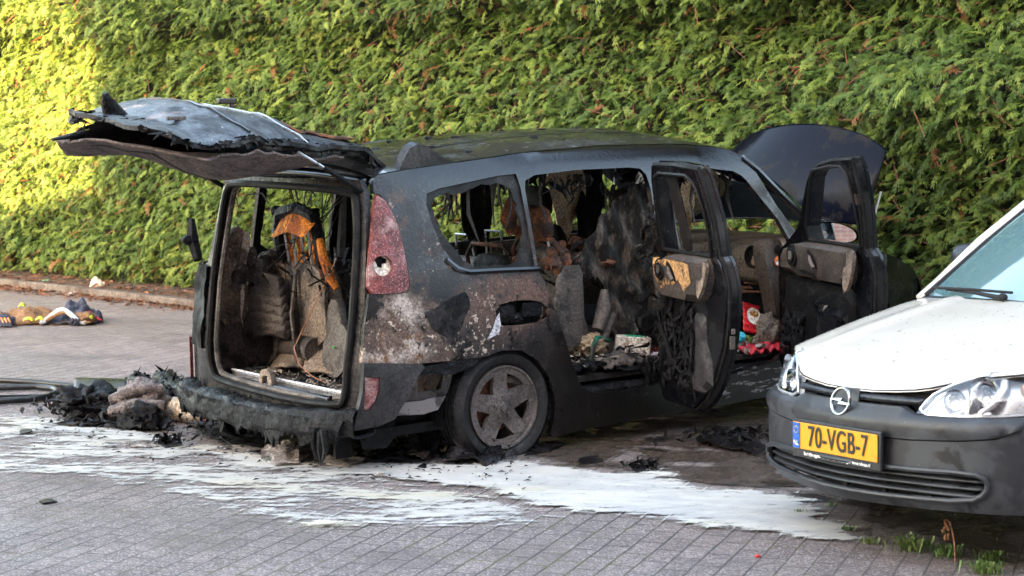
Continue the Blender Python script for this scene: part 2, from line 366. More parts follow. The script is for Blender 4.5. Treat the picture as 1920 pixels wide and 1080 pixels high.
# ------------------------------------------------------------------ conifer hedge
def build_hedge():
    rng = np.random.default_rng(5)
    T0, T1, Z1 = -7.5, 10.5, 6.2
    def wave(t, z, seed, n=26, f0=1.0, f1=9.0):
        r = np.random.default_rng(seed); o = 0
        for k in range(n):
            f = f0 * (f1 / f0) ** r.random(); a = r.random() * 6.28; o = o + np.sin(t * f * np.cos(a) + z * f * 1.7 * np.sin(a) + r.random() * 6.28) / f ** .5
        return o / n ** .5
    def bulge(t, z):
        o = .095 * wave(t, z, 1) + .055 * wave(t, z, 2, f0=5, f1=20)
        o = o - .30 * np.clip((.35 - z) / .35, 0, 1) ** 2 + .10 * np.exp(-((z - 1.6) / .8) ** 2)
        ov = np.clip((z - 2.62 - .06 * np.sin(t * 1.7) - .05 * np.sin(t * 4.1 + 1)) / .16, 0, 1); o = o + .42 * np.exp(-((t - 8.6) / 1.0) ** 2) * np.exp(-((z - 2.0) / .35) ** 2); o = o + .30 * ov * (1 - .25 * np.clip((z - 3.0) / .9, 0, 1))
        return o
    n = 82000
    t = rng.uniform(T0, T1, n); z = rng.uniform(.06, 3.6, n); z = np.where(rng.random(n) < .14, rng.uniform(3.5, Z1, n) - np.clip((t - 4) * .42, 0, 1.9), z)
    lowtaper = rng.random(n) < np.clip(z / .25, .25, 1); t, z = t[lowtaper], z[lowtaper]
    gap = (wave(t, z, 11, f0=3, f1=13) > .80) & (rng.random(len(t)) < .66); t, z = t[~gap], z[~gap]; n = len(t)
    layer = rng.random(n)
    out = bulge(t, z) - .22 * layer ** 1.3 + .03 * rng.standard_normal(n)
    P = np.array(HO)[None] + np.outer(t, HD) + np.outer(out, HN); P[:, 2] = z
    lat = rng.normal(0, .80, n) - .06; up = rng.normal(-.22, .34, n); ou = rng.uniform(.35, 1.0, n)
    A = np.outer(ou, HN) + np.outer(lat, HD); A[:, 2] = up; A /= np.linalg.norm(A, axis=1)[:, None]
    ref = rng.normal(0, .35, (n, 3)); ref += np.array([0, 0, 1.0]) + .55 * np.array(HN)
    Bv = np.cross(ref, A); Bv /= np.linalg.norm(Bv, axis=1)[:, None]; Cv = np.cross(A, Bv)
    L = rng.uniform(.075, .185, n) * (1 - .25 * layer)
    q = []
    def twig(u0, v0, du, dv, wd):
        d = math.hypot(du, dv); nx, ny = -dv / d * wd, du / d * wd
        q.append([(u0, v0), (u0 + du * .45 + nx, v0 + dv * .45 + ny), (u0 + du, v0 + dv), (u0 + du * .45 - nx, v0 + dv * .45 - ny)])
    twig(0, 0, 1, 0, .022)
    for k in range(7):
        u = .06 + .125 * k; ln = .50 * (1 - .62 * u) * (.72 + .28 * math.sin(k * 2.3 + 1))
        for s in (-1, 1):
            uu = u + (.06 if s > 0 else 0); twig(uu, 0, ln * .92, s * ln * .62, .028)
            if k < 5:
                twig(uu + ln * .30, s * ln * .20, ln * .55, s * ln * .02, .020); twig(uu + ln * .45, s * ln * .30, ln * .30, s * ln * .42, .020)
    Q = np.array(q); nq = len(Q); uv = Q.reshape(-1, 2); nv = len(uv)
    W = -.30 * uv[:, 0] ** 2 - .35 * uv[:, 1] ** 2 + .04 * np.sin(uv[:, 0] * 17 + uv[:, 1] * 9)
    V = P[:, None] + L[:, None, None] * (uv[None, :, 0, None] * A[:, None] + uv[None, :, 1, None] * Bv[:, None] * rng.uniform(.55, .95, n)[:, None, None] + W[None, :, None] * Cv[:, None])
    V = V.reshape(-1, 3).astype(np.float32); nf = n * nq
    me = bpy.data.meshes.new('foliage'); me.vertices.add(len(V)); me.vertices.foreach_set('co', V.ravel())
    me.loops.add(nf * 4); me.loops.foreach_set('vertex_index', np.arange(nf * 4, dtype=np.int32))
    me.polygons.add(nf); me.polygons.foreach_set('loop_start', np.arange(0, nf * 4, 4, dtype=np.int32)); me.update(calc_edges=True)
    clump = wave(t, z, 7, f0=2, f1=7) * .16 + .5
    tint = np.clip(.45 * clump + .55 * rng.random(n) + .10 * (layer < .3) - .06, 0, 1); tint[rng.random(n) < .028 + .05 * (z < .35) + .10 * (wave(t, z, 13, f0=3, f1=9) > 1.25)] = 2.0
    a = me.attributes.new('tint', 'FLOAT', 'POINT'); a.data.foreach_set('value', np.repeat(tint, nv).astype(np.float32))
    m = bpy.data.materials.new('conifer_foliage'); m.use_nodes = True; tr = m.node_tree; N = tr.nodes; K = tr.links; B = N['Principled BSDF']
    at = N.new('ShaderNodeAttribute'); at.attribute_name = 'tint'
    cr = N.new('ShaderNodeValToRGB'); K.new(at.outputs['Fac'], cr.inputs[0]); e = cr.color_ramp.elements
    e[0].position = .12; e[0].color = (.016, .036, .008, 1); e[1].position = .85; e[1].color = (.235, .30, .055, 1)
    k = e.new(.42); k.color = (.074, .135, .025, 1); k = e.new(.65); k.color = (.138, .208, .038, 1); k = e.new(1.0); k.color = (.20, .085, .030, 1)
    K.new(cr.outputs[0], B.inputs['Base Color']); B.inputs['Roughness'].default_value = .55; B.inputs['Specular IOR Level'].default_value = .35
    tl = N.new('ShaderNodeBsdfTranslucent'); K.new(cr.outputs[0], tl.inputs[0]); mx = N.new('ShaderNodeMixShader'); mx.inputs[0].default_value = .28
    K.new(B.outputs[0], mx.inputs[1]); K.new(tl.outputs[0], mx.inputs[2]); K.new(mx.outputs[0], N['Material Output'].inputs[0])
    me.materials.append(m)
    root = empty('conifer_hedge', hp(0, -.4, 0)); tag(root, 'tall dense green conifer hedge trimmed like a wall behind the car', 'hedge')
    def par(o, kind=None):
        o.parent = root; o.matrix_parent_inverse = Matrix.Translation(-root.location); return o
    fo = bpy.data.objects.new('foliage', me); COL.objects.link(fo); par(fo)
    # backing of the dead inside, its colour darkened to paint shade in the gaps
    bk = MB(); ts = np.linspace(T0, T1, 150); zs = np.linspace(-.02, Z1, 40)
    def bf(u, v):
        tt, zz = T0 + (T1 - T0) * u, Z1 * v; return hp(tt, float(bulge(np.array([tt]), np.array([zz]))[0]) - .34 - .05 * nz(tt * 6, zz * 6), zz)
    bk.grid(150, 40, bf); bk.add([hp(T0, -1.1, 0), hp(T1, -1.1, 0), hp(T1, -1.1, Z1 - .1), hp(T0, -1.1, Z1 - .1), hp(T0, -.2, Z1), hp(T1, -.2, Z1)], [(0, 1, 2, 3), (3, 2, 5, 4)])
    par(bk.build('shade_backing', M('hedge_inside_shade', (.008, .009, .004), [((.022, .013, .007), 14, .5, .62), ((.006, .007, .004), 7, .5, .6)], rough=(.9, 1), bump=(50, 1, .03)), norm=False))
    br = MB(); rr = random.Random(4)
    for i in range(1500):
        tt = rr.uniform(-5, 9.5); zz = rr.uniform(.15, 3.6)
        if tt < 2 and rr.random() < .75: continue
        o0 = float(bulge(np.array([tt]), np.array([zz]))[0]) - .07; c = hp(tt, o0, zz)
        d = HN * rr.uniform(.15, .5) + HD * rr.choice((-1, 1, 1)) * rr.uniform(.3, 1) + Vector((0, 0, rr.uniform(-.75, .25))); d.normalize(); ln = rr.uniform(.12, .34)
        k = Vector((rr.uniform(-1, 1), rr.uniform(-1, 1), rr.uniform(-1, .3))) * .05
        br.tube([c, c + d * ln * .5 + k * .5, c + d * ln + k], [.0065, .005, .003], n=4, cap=False)
    o = par(br.build('branches', M('reddish_twig', (.16, .060, .030), [((.06, .03, .02), 20, .45, .6)], rough=(.7, .9)), norm=False)); o['kind'] = 'stuff'
    for i in range(19):
        tt = T0 + .5 + i * .95 + rr.uniform(-.1, .1); k = MB(); c = hp(tt, -.55, 0)
        k.tube([c, c + Vector((rr.uniform(-.05, .05), 0, 1.5)), c + Vector((0, 0, 3.4))], [.07, .055, .02], n=8); par(k.build('trunk', o.data.materials[0]))
build_hedge()

# ------------------------------------------------------------------ brick building behind the camera: its shade lies over the scene, the car mirror shows it
def building():
    m_br = bpy.data.materials.new('red_brick'); m_br.use_nodes = True; t = m_br.node_tree; N = t.nodes; K = t.links; B = N['Principled BSDF']
    tc = N.new('ShaderNodeTexCoord'); mp = N.new('ShaderNodeMapping'); mp.inputs['Rotation'].default_value = (R(-90), 0, 0); K.new(tc.outputs['Object'], mp.inputs[0])
    br = N.new('ShaderNodeTexBrick'); K.new(mp.outputs[0], br.inputs['Vector'])
    for k, v in (('Scale', 1), ('Mortar Size', .006), ('Brick Width', .22), ('Row Height', .065)): br.inputs[k].default_value = v
    br.inputs['Color1'].default_value = (.17, .055, .040, 1); br.inputs['Color2'].default_value = (.24, .085, .055, 1); br.inputs['Mortar'].default_value = (.30, .27, .24, 1)
    K.new(br.outputs['Color'], B.inputs['Base Color']); B.inputs['Roughness'].default_value = .85
    m_fr = M('white_window_frame', (.75, .75, .72), rough=(.4, .4)); m_gl = M('dark_window_glass', (.02, .03, .04), rough=(.05, .05), spec=.8)
    m_rf = M('roof_edge', (.10, .10, .11), rough=(.7, .7))
    def block(x0, x1, h, label, wins):
        root = empty('brick_building', (x0, -8, 0)); tag(root, label, 'building')
        b = MB(); b.box(((x1 - x0) / 2, -4, h / 2), (x1 - x0, 8, h)); b.build('wall', m_br, root, smooth=False)
        b = MB(); b.box(((x1 - x0) / 2, -3.9, h + .15), (x1 - x0 + .02, 8.6, .30)); b.build('roof', m_rf, root, smooth=False)
        for (wx, wz) in wins:
            f = MB()
            for dx in (-.95, 0, .95): f.box((wx - x0 + dx, .04, wz), (.09, .10, 1.6))
            for dz in (-.76, .45, .76): f.box((wx - x0, .04, wz + dz), (1.9, .09, .08))
            fo = f.build('window', m_fr, root, smooth=False); p = MB(); p.box((wx - x0, .02, wz), (1.86, .03, 1.5)); p.build('pane', m_gl, fo, smooth=False)
    block(-18.2, 46, 15.5, 'tall red brick building with white windows facing the parked cars', [(x, z) for x in range(-15, 45, 4) for z in (1.8, 5.0, 8.2, 11.4)])
    block(-44, -18.22, 8.9, 'unseen lower brick building added to shade the foot of the hedge', [(x, z) for x in (-40, -34, -28, -22) for z in (1.8, 5.0)])  # unseen block added, height set so its shadow covers the hedge foot
building()

# ------------------------------------------------------------------ burnt car: materials
SOOT = (.006, .0055, .006)
m_char = M('charred_paint', SOOT, [((.045, .034, .028), 3, .52, .66), ((.030, .027, .028), 5, .48, .62), ((.006, .006, .008), 9, .52, .6, 4, None, .15), ((.075, .062, .055), 26, .66, .72)], spec=.2, rough=(.22, .55), rs=9, bump=(36, .5, .007))
m_quart = M('flaking_burnt_paint', (.015, .013, .014), [
    ((.034, .026, .025), 6, .42, .66, 9),
    ((.105, .064, .046), 3.6, .38, .58, 10, (-.62, -.9, .70, .60, .6, .36), .8),
    ((.40, .33, .29), 4.6, .42, .60, 12, (-.69, -.9, .73, .34, .6, .24), .85),
    ((.105, .062, .048), 4, .36, .58, 9, (.05, -.9, .80, .38, .6, .24), .8),
    ((.15, .07, .03), 9, .54, .66, 8, (-.68, -.9, .64, .30, .6, .13), .8),
    ((.44, .36, .28), 34, .58, .63, 6, (-.5, -.9, .7, .7, .6, .30), .8),
    ((.34, .28, .22), 90, .64, .70, 3, (-.2, -.9, .8, 1.0, .6, .55), .8),
    ((.006, .0055, .006), 5.5, .55, .61, 11, None, .25), ((.008, .007, .007), 20, .60, .66, 6, None, .3),
    ((.085, .052, .038), 7, .52, .64, 10, (-.45, -.85, 1.15, .32, .6, .42), .7), ((.30, .24, .19), 26, .63, .68, 5, (-.45, -.85, 1.15, .3, .6, .42), .8),
    ((.006, .006, .0065), 3.5, .44, .60, 8, (-.42, -.9, 1.05, .22, .6, .36), .4),
    ((.0045, .0048, .007), 3, .0, .1, 2, (.9, -.7, 1.60, 2.6, 1.2, .36), .05), ((.006, .0052, .005), 4, .30, .50, 5, (1.35, -.9, .3, 1.5, .6, .9), .28)],
    spec=.5, rough=(.20, .62), rs=9, bump=(46, .38, .006))
m_dark = M('dark_painted_metal', (.004, .0043, .006), [((.012, .012, .014), 5, .52, .66), ((.10, .10, .11), 45, .70, .74), ((.03, .024, .02), 9, .60, .68, 6, None, .7)], rough=(.07, .34), rs=5, coat=.15, spec=.55, bump=(30, .12, .003))
m_roof = M('sooty_wet_roof', (.016, .017, .019), [((.030, .030, .034), 6, .46, .66, 9, None, .3), ((.16, .16, .17), 34, .64, .70, 5, None, .6)], rough=(.04, .20), rs=4, bump=(24, .30, .005), coat=.5, stretch=(.5, 1, 1))
m_plast = M('scorched_grey_plastic', (.100, .084, .073), [((.052, .046, .042), 6, .46, .60), ((.13, .115, .10), 30, .66, .72), ((.014, .013, .013), 5.5, .58, .66, 8)], rough=(.5, .85), bump=(40, .7, .008))
m_brownp = M('heat_browned_plastic', (.225, .172, .130), [((.105, .084, .070), 5, .46, .60), ((.28, .22, .17), 9, .60, .68), ((.016, .014, .012), 5, .59, .66, 8), ((.03, .022, .018), 26, .62, .68)], rough=(.55, .9), bump=(36, .8, .010))
m_trim = M('smoked_door_trim', (.068, .055, .048), [((.042, .035, .032), 5, .45, .62), ((.13, .11, .10), 70, .70, .75, 2), ((.018, .016, .016), 7, .58, .66, 7)], rough=(.5, .75), spec=.35, bump=(150, .25, .002))
m_black = M('soot_black', (.005, .005, .0055), [((.014, .013, .014), 12, .52, .64)], spec=.18, rough=(.5, .85), bump=(40, .8, .01))
m_melt = M('melted_black_plastic', (.006, .006, .007), [((.018, .018, .020), 11, .50, .62), ((.09, .09, .10), 40, .66, .72)], spec=.17, rough=(.2, .6), rs=14, bump=(34, 1.0, .016))
m_rubber = M('black_rubber_seal', (.007, .007, .007), [((.018, .016, .016), 12, .55, .65)], rough=(.5, .75), spec=.2)
m_bcorner = M('scorched_bumper_plastic', (.026, .024, .025), [((.045, .040, .040), 7, .48, .62), ((.012, .011, .012), 5, .54, .62), ((.10, .09, .09), 110, .66, .72)], rough=(.4, .7), spec=.35, bump=(130, .5, .003))
m_foamo = M('scorched_orange_seat_foam', (.62, .20, .022), [((.30, .075, .012), 9, .48, .6), ((.03, .015, .008), 7, .56, .63), ((.75, .36, .06), 12, .58, .68)], rough=(.85, 1), bump=(40, .8, .012))
m_lampr = M('sooty_red_lamp', (.165, .030, .028), [((.085, .016, .016), 6, .45, .6), ((.34, .20, .19), 130, .54, .64), ((.36, .23, .21), 5, .50, .70)], rough=(.35, .7), bump=(150, .35, .002))
m_white = M('pale_lamp_bowl', (.62, .56, .46), [((.36, .30, .22), 12, .5, .62)], rough=(.5, .8), bump=(60, .4, .004))
m_steel = M('bare_steel', (.45, .46, .48), [((.16, .14, .13), 14, .54, .64)], rough=(.25, .5), metal=.8)
m_alu = M('sooty_alloy', (.105, .085, .078), [((.062, .052, .048), 7, .46, .62), ((.26, .22, .20), 45, .68, .73)], rough=(.5, .72), bump=(80, .2, .002))
m_tyre = M('scorched_tyre', (.009, .0085, .009), [((.026, .023, .023), 7, .48, .62), ((.010, .010, .011), 14, .55, .64)], rough=(.5, .85), bump=(50, .4, .004))
m_rust = M('rusty_seat_metal', (.14, .050, .022), [((.035, .022, .018), 8, .45, .6), ((.26, .10, .04), 18, .6, .68)], rough=(.75, .95), bump=(40, .7, .01))
m_bag = M('singed_airbag_fabric', (.82, .68, .48), [((.48, .33, .18), 5, .50, .66), ((.04, .025, .018), 5, .68, .72), ((.62, .56, .46), 12, .55, .7)], rough=(.85, 1), bump=(16, .6, .02))
m_fur = M('burnt_blanket', (.012, .0105, .0095), [((.105, .082, .064), 14, .48, .62, 8), ((.11, .095, .08), 60, .62, .7)], rough=(.7, .95), bump=(60, 1, .02), stretch=(1, 1, .35))  # brown layer paints the blanket's highlights into its colour
m_tan = M('bare_tan_foam', (.42, .23, .09), [((.60, .38, .17), 9, .5, .64), ((.05, .03, .02), 8, .56, .62)], rough=(.85, 1), bump=(40, .6, .01))
m_bluebon = M('dark_blue_paint', (.0025, .003, .008), [((.02, .02, .024), 60, .70, .74), ((.009, .008, .008), 4, .50, .62, 7, None, .5)], rough=(.06, .16), rs=4, spec=.11)
m_cowl = M('grey_cowl_plastic', (.12, .13, .14), [((.07, .075, .085), 4, .45, .6)], rough=(.35, .5))
m_wind = glass('sooty_windscreen', (.045, .036, .022), .02)
m_mirr = M('mirror_glass', (.85, .90, .92), rough=(.02, .02), metal=1)
m_chrome = M('bright_metal', (.65, .66, .68), rough=(.12, .25), metal=1)
m_orange = M('orange_sticker', (.75, .22, .08), rough=(.5, .5)); m_wht = M('white_print', (.75, .73, .70), rough=(.6, .6)); m_blk = M('black_print', (.015, .015, .015), rough=(.5, .5))
m_wire = M('copper_wire', (.42, .20, .12), rough=(.4, .5), metal=.3); m_wirek = M('burnt_wire', (.03, .027, .026), rough=(.6, .8))
m_fringe = M('smoked_glass_edge', (.012, .011, .011), [((.028, .024, .023), 9, .5, .62)], spec=.15, rough=(.40, .6), bump=(60, .3, .004))

# ------------------------------------------------------------------ burnt car: body geometry in its own axes (x forward from the rear axle, y left, z up)
CAR = empty('burnt_car', (-.604, 10.117, 0), (0, -R(1.2), R(38)))
tag(CAR, 'burnt-out dark people carrier with tailgate, bonnet and right side doors open', 'car')
HWZ = ([0, .1, .3, .6, .85, .98, 1.2, 1.5, 1.56, 1.62], [.86, .89, .925, .935, .925, .905, .85, .765, .73, .60])
def hw(x, z):
    v = float(np.interp(z, *HWZ))
    if x < -.3: v -= .18 * (-.3 - x) ** 2
    if x > 2.4: v -= .13 * (x - 2.4) ** 2
    return v
def rs(x, z): return (x, -hw(x, z), z)
def ls(x, z): return (x, hw(x, z), z)
GUT = [(-.67, 1.470), (-.642, 1.499), (-.47, 1.518), (-.17, 1.542), (.315, 1.579), (.95, 1.602), (1.46, 1.596), (1.6, 1.588), (1.76, 1.570), (1.86, 1.548), (1.968, 1.49)]
ARCH = [(-.20, .545), (-.12, .548), (-.016, .568), (.115, .556), (.221, .494), (.303, .390), (.350, .251), (.352, .153), (.34, .075)]
RDO = [(.262, 1.395), (.275, 1.437), (.345, 1.463), (.644, 1.480), (1.023, 1.480), (1.105, 1.471), (1.14, 1.435), (1.152, 1.36), (1.135, 1.07), (1.15, .9), (1.16, .45), (1.145, .33), (1.10, .272), (.837, .257), (.61, .275), (.53, .31), (.46, .45), (.397, .624), (.34, .77), (.291, .9), (.254, .964)]
FDO = [(1.30, 1.46), (1.33, 1.475), (1.55, 1.466), (1.691, 1.448), (1.82, 1.432), (1.88, 1.405), (1.911, 1.378), (2.02, 1.245), (2.114, 1.131), (2.179, 1.013), (2.185, .9), (2.165, .70), (2.15, .55), (2.14, .425), (2.12, .375), (2.086, .34), (1.988, .299), (1.743, .264), (1.45, .265), (1.36, .30), (1.32, .42), (1.31, .9), (1.29, 1.1)]
QWH = [(-.337, 1.36), (-.167, 1.404), (.098, 1.415), (.169, 1.408), (.194, 1.328), (.181, 1.153), (.15, 1.06), (.122, 1.034), (.074, 1.02), (-.144, 1.026), (-.241, 1.075), (-.304, 1.181), (-.345, 1.28)]
QWO = [(-.385, 1.395), (-.30, 1.418), (.10, 1.468), (.232, 1.474), (.245, 1.40), (.245, .985), (-.21, 1.0), (-.29, 1.045), (-.345, 1.12), (-.385, 1.25), (-.398, 1.34)]
FILL = smooth2([(-.055, .805), (.126, .826), (.297, .792), (.292, .693), (.10, .688), (-.035, .694)], 1)
outline = [(-.85, .578), (-.525, .55), (-.272, .546)] + ARCH + [(.37, .052), (.57, .072), (1.08, .08), (1.6, .085), (2.0, .09), (2.25, .10), (2.28, .30), (2.28, .9), (2.30, 1.0), (2.245, 1.055), (2.12, 1.22), (2.0, 1.43)] + GUT[::-1] + [(-.679, 1.408), (-.644, 1.399), (-.608, 1.347), (-.575, 1.229), (-.562, 1.094), (-.564, .945), (-.578, .912), (-.704, .912), (-.794, .918), (-.83, .75)]
b = MB(); b.panel(outline, rs, holes=[RDO, FDO, [(x * .97 - .004, z) for x, z in QWO], FILL], sp=.055, thick=.035, nrm=(0, 1, 0)); b.build('body_side', m_quart, CAR)
b = MB(); b.panel(QWO, lambda x, z: (x, -hw(x, z) + .012, z), holes=[jag(QWH, .035, .025, 3)], sp=.05, thick=.008, nrm=(0, 1, 0)); b.build('quarter_window', m_fringe, CAR)
b = MB(); b.tube([(x, -hw(x, z) - .004, z) for x, z in [(.262, .975), (.0, .985), (-.2, .990), (-.27, 1.01), (-.33, 1.06)]], .014, n=6); b.build('window_moulding', m_dark, CAR)
# recess behind the missing filler flap with molten pieces
b = MB(); b.box((.12, -.86, .755), (.34, .02, .17)); b.build('filler_recess', m_black, CAR, smooth=False)
b = MB(); b.blob((.03, -.90, .755), (.07, .03, .05), 3, .4, 3, 2); b.box((.20, -.905, .765), (.13, .03, .075)); b.blob((.1, -.895, .72), (.05, .03, .03), 3, .4, 3, 4); b.build('filler_pipe', m_melt, CAR, bevel=.01)
# dent in the quarter panel under the window (flat dark charred patch laid on the skin)
b = MB(); b.panel(jag([(-.50, .80), (-.34, .86), (-.235, .885), (-.22, .80), (-.27, .705), (-.335, .665), (-.42, .70)], .02, .03, 8), lambda x, z: (x, -hw(x, z) - .003, z), sp=.04, thick=0); b.build('dark_patch', m_char, CAR)
b = MB(); b.panel(jag([(-.025, .77), (-.015, .70), (-.03, .655), (-.115, .64), (-.10, .665), (-.06, .71)], .012, .02, 4), lambda x, z: (x, -hw(x, z) - .004, z), sp=.03, thick=0); b.build('ash_smear', M('white_ash', (.50, .49, .52), [((.2, .19, .2), 16, .52, .62)], rough=(.8, .9), bump=(60, .6, .005)), CAR)
# left side of the body: the same pressing, every window burnt out
LQ = [(-.40, 1.40), (-.16, 1.43), (.08, 1.445), (.08, .99), (-.30, .99), (-.40, 1.06)]
LR = [(.30, 1.40), (.34, 1.45), (.64, 1.47), (1.05, 1.475), (1.13, 1.42), (1.13, .99), (.30, .97)]
LF = [(1.28, 1.46), (1.55, 1.46), (1.82, 1.43), (1.90, 1.37), (2.08, 1.15), (2.15, 1.01), (1.28, .99)]
b = MB(); b.panel(outline[:outline.index((-.17, 1.542))] + [(-.17, 1.542), (-.45, 1.515), (-.455, 1.0), (-.79, .98), (-.80, .918), (-.83, .75)], ls, holes=[jag(LQ, .02, .05, 1), jag(LR, .03, .05, 2), LF], sp=.08, thick=.035, nrm=(0, -1, 0)); b.build('body_side', m_char, CAR)
for x0, x1 in ((.28, 1.15), (1.27, 2.2)):
    t = MB(); t.panel([(x0, .32), (x1, .32), (x1, .99), (x0, .97)], lambda x, z: (x, hw(x, z) - .05 - .03 * math.sin((z - .32) * 4.5), z), sp=.08, thick=.02, nrm=(0, -1, 0)); d = t.build('door_trim', m_plast, CAR)
    h = MB(); h.lathe([(.0, .0), (.06, .0), (.075, .012), (.085, .01)], 20, Matrix.Translation((x0 + .46, hw(x0, .9) - .09, .90)) @ Matrix.Rotation(R(90), 4, 'X') @ Matrix.Scale(.6, 4, (0, 1, 0))); h.build('handle_recess', m_black, d)
    h = MB(); h.tube([(x0 + .42, hw(x0, .9) - .10, .885), (x0 + .46, hw(x0, .9) - .115, .885), (x0 + .52, hw(x0, .9) - .10, .89)], [.008, .012, .008], n=8); h.build('handle', m_chrome, d)

# roof
gx = [a for a, _ in GUT]; gz = [c for _, c in GUT]
def roof(u, v):
    x = -.66 + 2.60 * u + .12 * math.sin(math.pi * v) * u ** 4; zg = float(np.interp(min(x, 1.95), gx, gz)); yg = hw(min(x, 1.95), zg) - .008; y = yg * (2 * v - 1)
    cr = .075 + .015 * math.sin(u * 2.5) - .035 * max(0, u - .75) / .25
    return (x, y, zg + .004 + cr * (1 - abs(2 * v - 1) ** 2.3) - .05 * max(0, u - .9) * 4 * math.sin(math.pi * v) + (.006 * fbm(x * 5, y * 5, 3)) * math.sin(math.pi * v))
b = MB(); b.grid(60, 40, roof); rf = b.build('roof', m_roof, CAR)
b = MB(); b.grid(60, 12, lambda u, v: Vector(roof(u, .03 + .94 * v)) - Vector((0, 0, .035 + .01 * nz(u * 30, v * 9)))); b.build('roof_lining', M('burnt_roof_lining', (.03, .027, .026), [((.30, .17, .05), 3, .58, .66)], rough=(.7, .9), bump=(20, .7, .02)), CAR)
for yy in (.26, -.28):
    b = MB(); b.grid(30, 4, lambda u, v: Vector(roof(.06 + .86 * u, .5 + yy * (1.0 - .1 * u) + .008 * (v - .5))) + Vector((0, 0, .003))); b.build('roof_groove', m_black, rf)
b = MB(); b.panel(jag([(.25, .14), (.62, .10), (.9, .30), (.66, .50), (.3, .42)], .08, .05, 5), lambda x, y: (x, y, 1.665 + .01 * nz(x * 9, y * 9)), sp=.05, thick=0) ; 
b = MB()
for k in range(34):
    x, v = rnd(-.5, 1.4), rnd(.08, .92); p = Vector(roof((x + .66) / 2.6, v)); q = rnd(.006, .022); b.blob(p + Vector((0, 0, .002)), (q * 1.6, q, q * .35), 1, .5, 2, k)
o = b.build('soot_flakes', m_melt, rf); o['kind'] = 'stuff'
# melted roof-bar foot at the rear right corner
b = MB(); b.panel([(-.50, .0), (-.47, .055), (-.43, .115), (-.38, .135), (-.33, .125), (-.24, .06), (-.12, .005), (-.3, -.02)], lambda x, h: (x, -.72 - .02 + .45 * h * h - .02 * x, 1.512 + .05 * (x + .5) + h * .95), sp=.03, thick=.055, nrm=(0, 1, .25)); b.build('roof_bar_foot', m_char, CAR, bevel=.006)
b = MB(); b.tube([(.1, .66, 1.60), (.3, .66, 1.63), (.42, .665, 1.63)], .012, n=6); b.build('roof_bar', m_dark, CAR)

# rear end: sheet round the tailgate opening
def xr(y, z):
    v = -(.97 - .12 * (abs(y) / .86) ** 3)
    if z > .55: v += .15 * (min(z, .92) - .55)
    if z > .92: v += .23 * (z - .92)
    return v
hole = [(-.74, .345), (-.785, .40), (-.80, .60), (-.80, .92), (-.73, 1.36), (-.67, 1.43), (.40, 1.44), (.52, 1.42), (.55, 1.34), (.52, .95), (.48, .48), (.44, .40), (.37, .37)]
oo = [(-.855, .30), (-.872, .55), (-.862, .75), (-.845, .915), (-.80, 1.2), (-.745, 1.42), (-.70, 1.475), (.62, 1.475), (.635, 1.40), (.655, 1.2), (.69, .99), (.86, .95), (.875, .7), (.875, .55), (.86, .30)]
b = MB(); b.panel(oo, lambda y, z: (xr(y, z), y, z), holes=[hole], sp=.06, thick=.03, nrm=(1, 0, 0)); b.build('rear_frame', m_char, CAR)
b = MB(); pts = [(xr(y, z) - .012, y, z) for y, z in smooth2(hole, 2)]; b.tube(pts + [pts[0], pts[1]], .019, n=8, cap=False); b.build('tailgate_seal', m_rubber, CAR)
b = MB(); pts = [(xr(y, z) + .02, y * .94 + .0, .03 + z * .98) for y, z in smooth2(hole, 2)]; b.tube(pts + [pts[0], pts[1]], .016, n=8, cap=False); b.build('inner_seal', m_plast, CAR)
# left rear corner: dark hollow where the lamp burnt away, bracket, red remains
b = MB(); b.panel([(.60, .52), (.86, .52), (.865, .92), (.80, .98), (.62, .97)], lambda y, z: (xr(y, z) - .02 + .03 * fbm(y * 6, z * 6), y, z), sp=.03, thick=.02, nrm=(1, 0, 0)); b.build('corner_panel', m_black, CAR)
b = MB(); b.tube([(-.80, .87, .99), (-.80, .93, 1.10), (-.79, .95, 1.22)], [.03, .04, .02], n=6); b.blob((-.82, .93, 1.10), (.05, .04, .03), 2, .4, 3, 1); b.build('lamp_bracket', m_black, CAR)
b = MB(); b.panel(jag([(.84, .30), (.885, .32), (.885, .56), (.85, .56)], .014, .03, 3), lambda y, z: (xr(y, z) - .03, y, z), sp=.02, thick=.02, nrm=(1, 0, 0)); b.build('lamp_remains', m_lampr, CAR)
b = MB(); b.blob((-.82, .90, 1.045), (.012, .012, .016), 2, .1); b.build('small_bulb', m_lampr, CAR)
# right tail lamp with a broken-out round bulb bowl
lo = smooth2([(-.679, 1.405), (-.640, 1.385), (-.606, 1.335), (-.574, 1.226), (-.562, 1.092), (-.566, .945), (-.585, .916), (-.70, .914), (-.797, .920), (-.775, 1.05)], 1)
bc = (-.700, 1.052)
b = MB(); b.panel(lo, lambda x, z: (x, -hw(x, z) - .010 + .012 * (abs(x + .68) / .12) ** 2, z), holes=[arc(bc, .052, 0, 340, 17)], sp=.03, thick=.03, nrm=(0, 1, 0)); tl = b.build('tail_lamp', m_lampr, CAR)
b = MB(); b.panel(arc(bc, .054, 0, 345, 20), lambda x, z: (x, -hw(x, z) + .014, z), holes=[jag([(-.733, 1.092), (-.690, 1.098), (-.662, 1.082), (-.668, 1.062), (-.688, 1.058), (-.694, 1.038), (-.716, 1.046), (-.722, 1.068)], .006, .01, 2)], sp=.02, thick=.006, nrm=(0, 1, 0)); b.build('bulb_bowl', m_white, tl)
b = MB(); b.blob((-.70, -.82, 1.07), (.05, .01, .05), 2, .1); b.build('bowl_hole', m_black, tl)
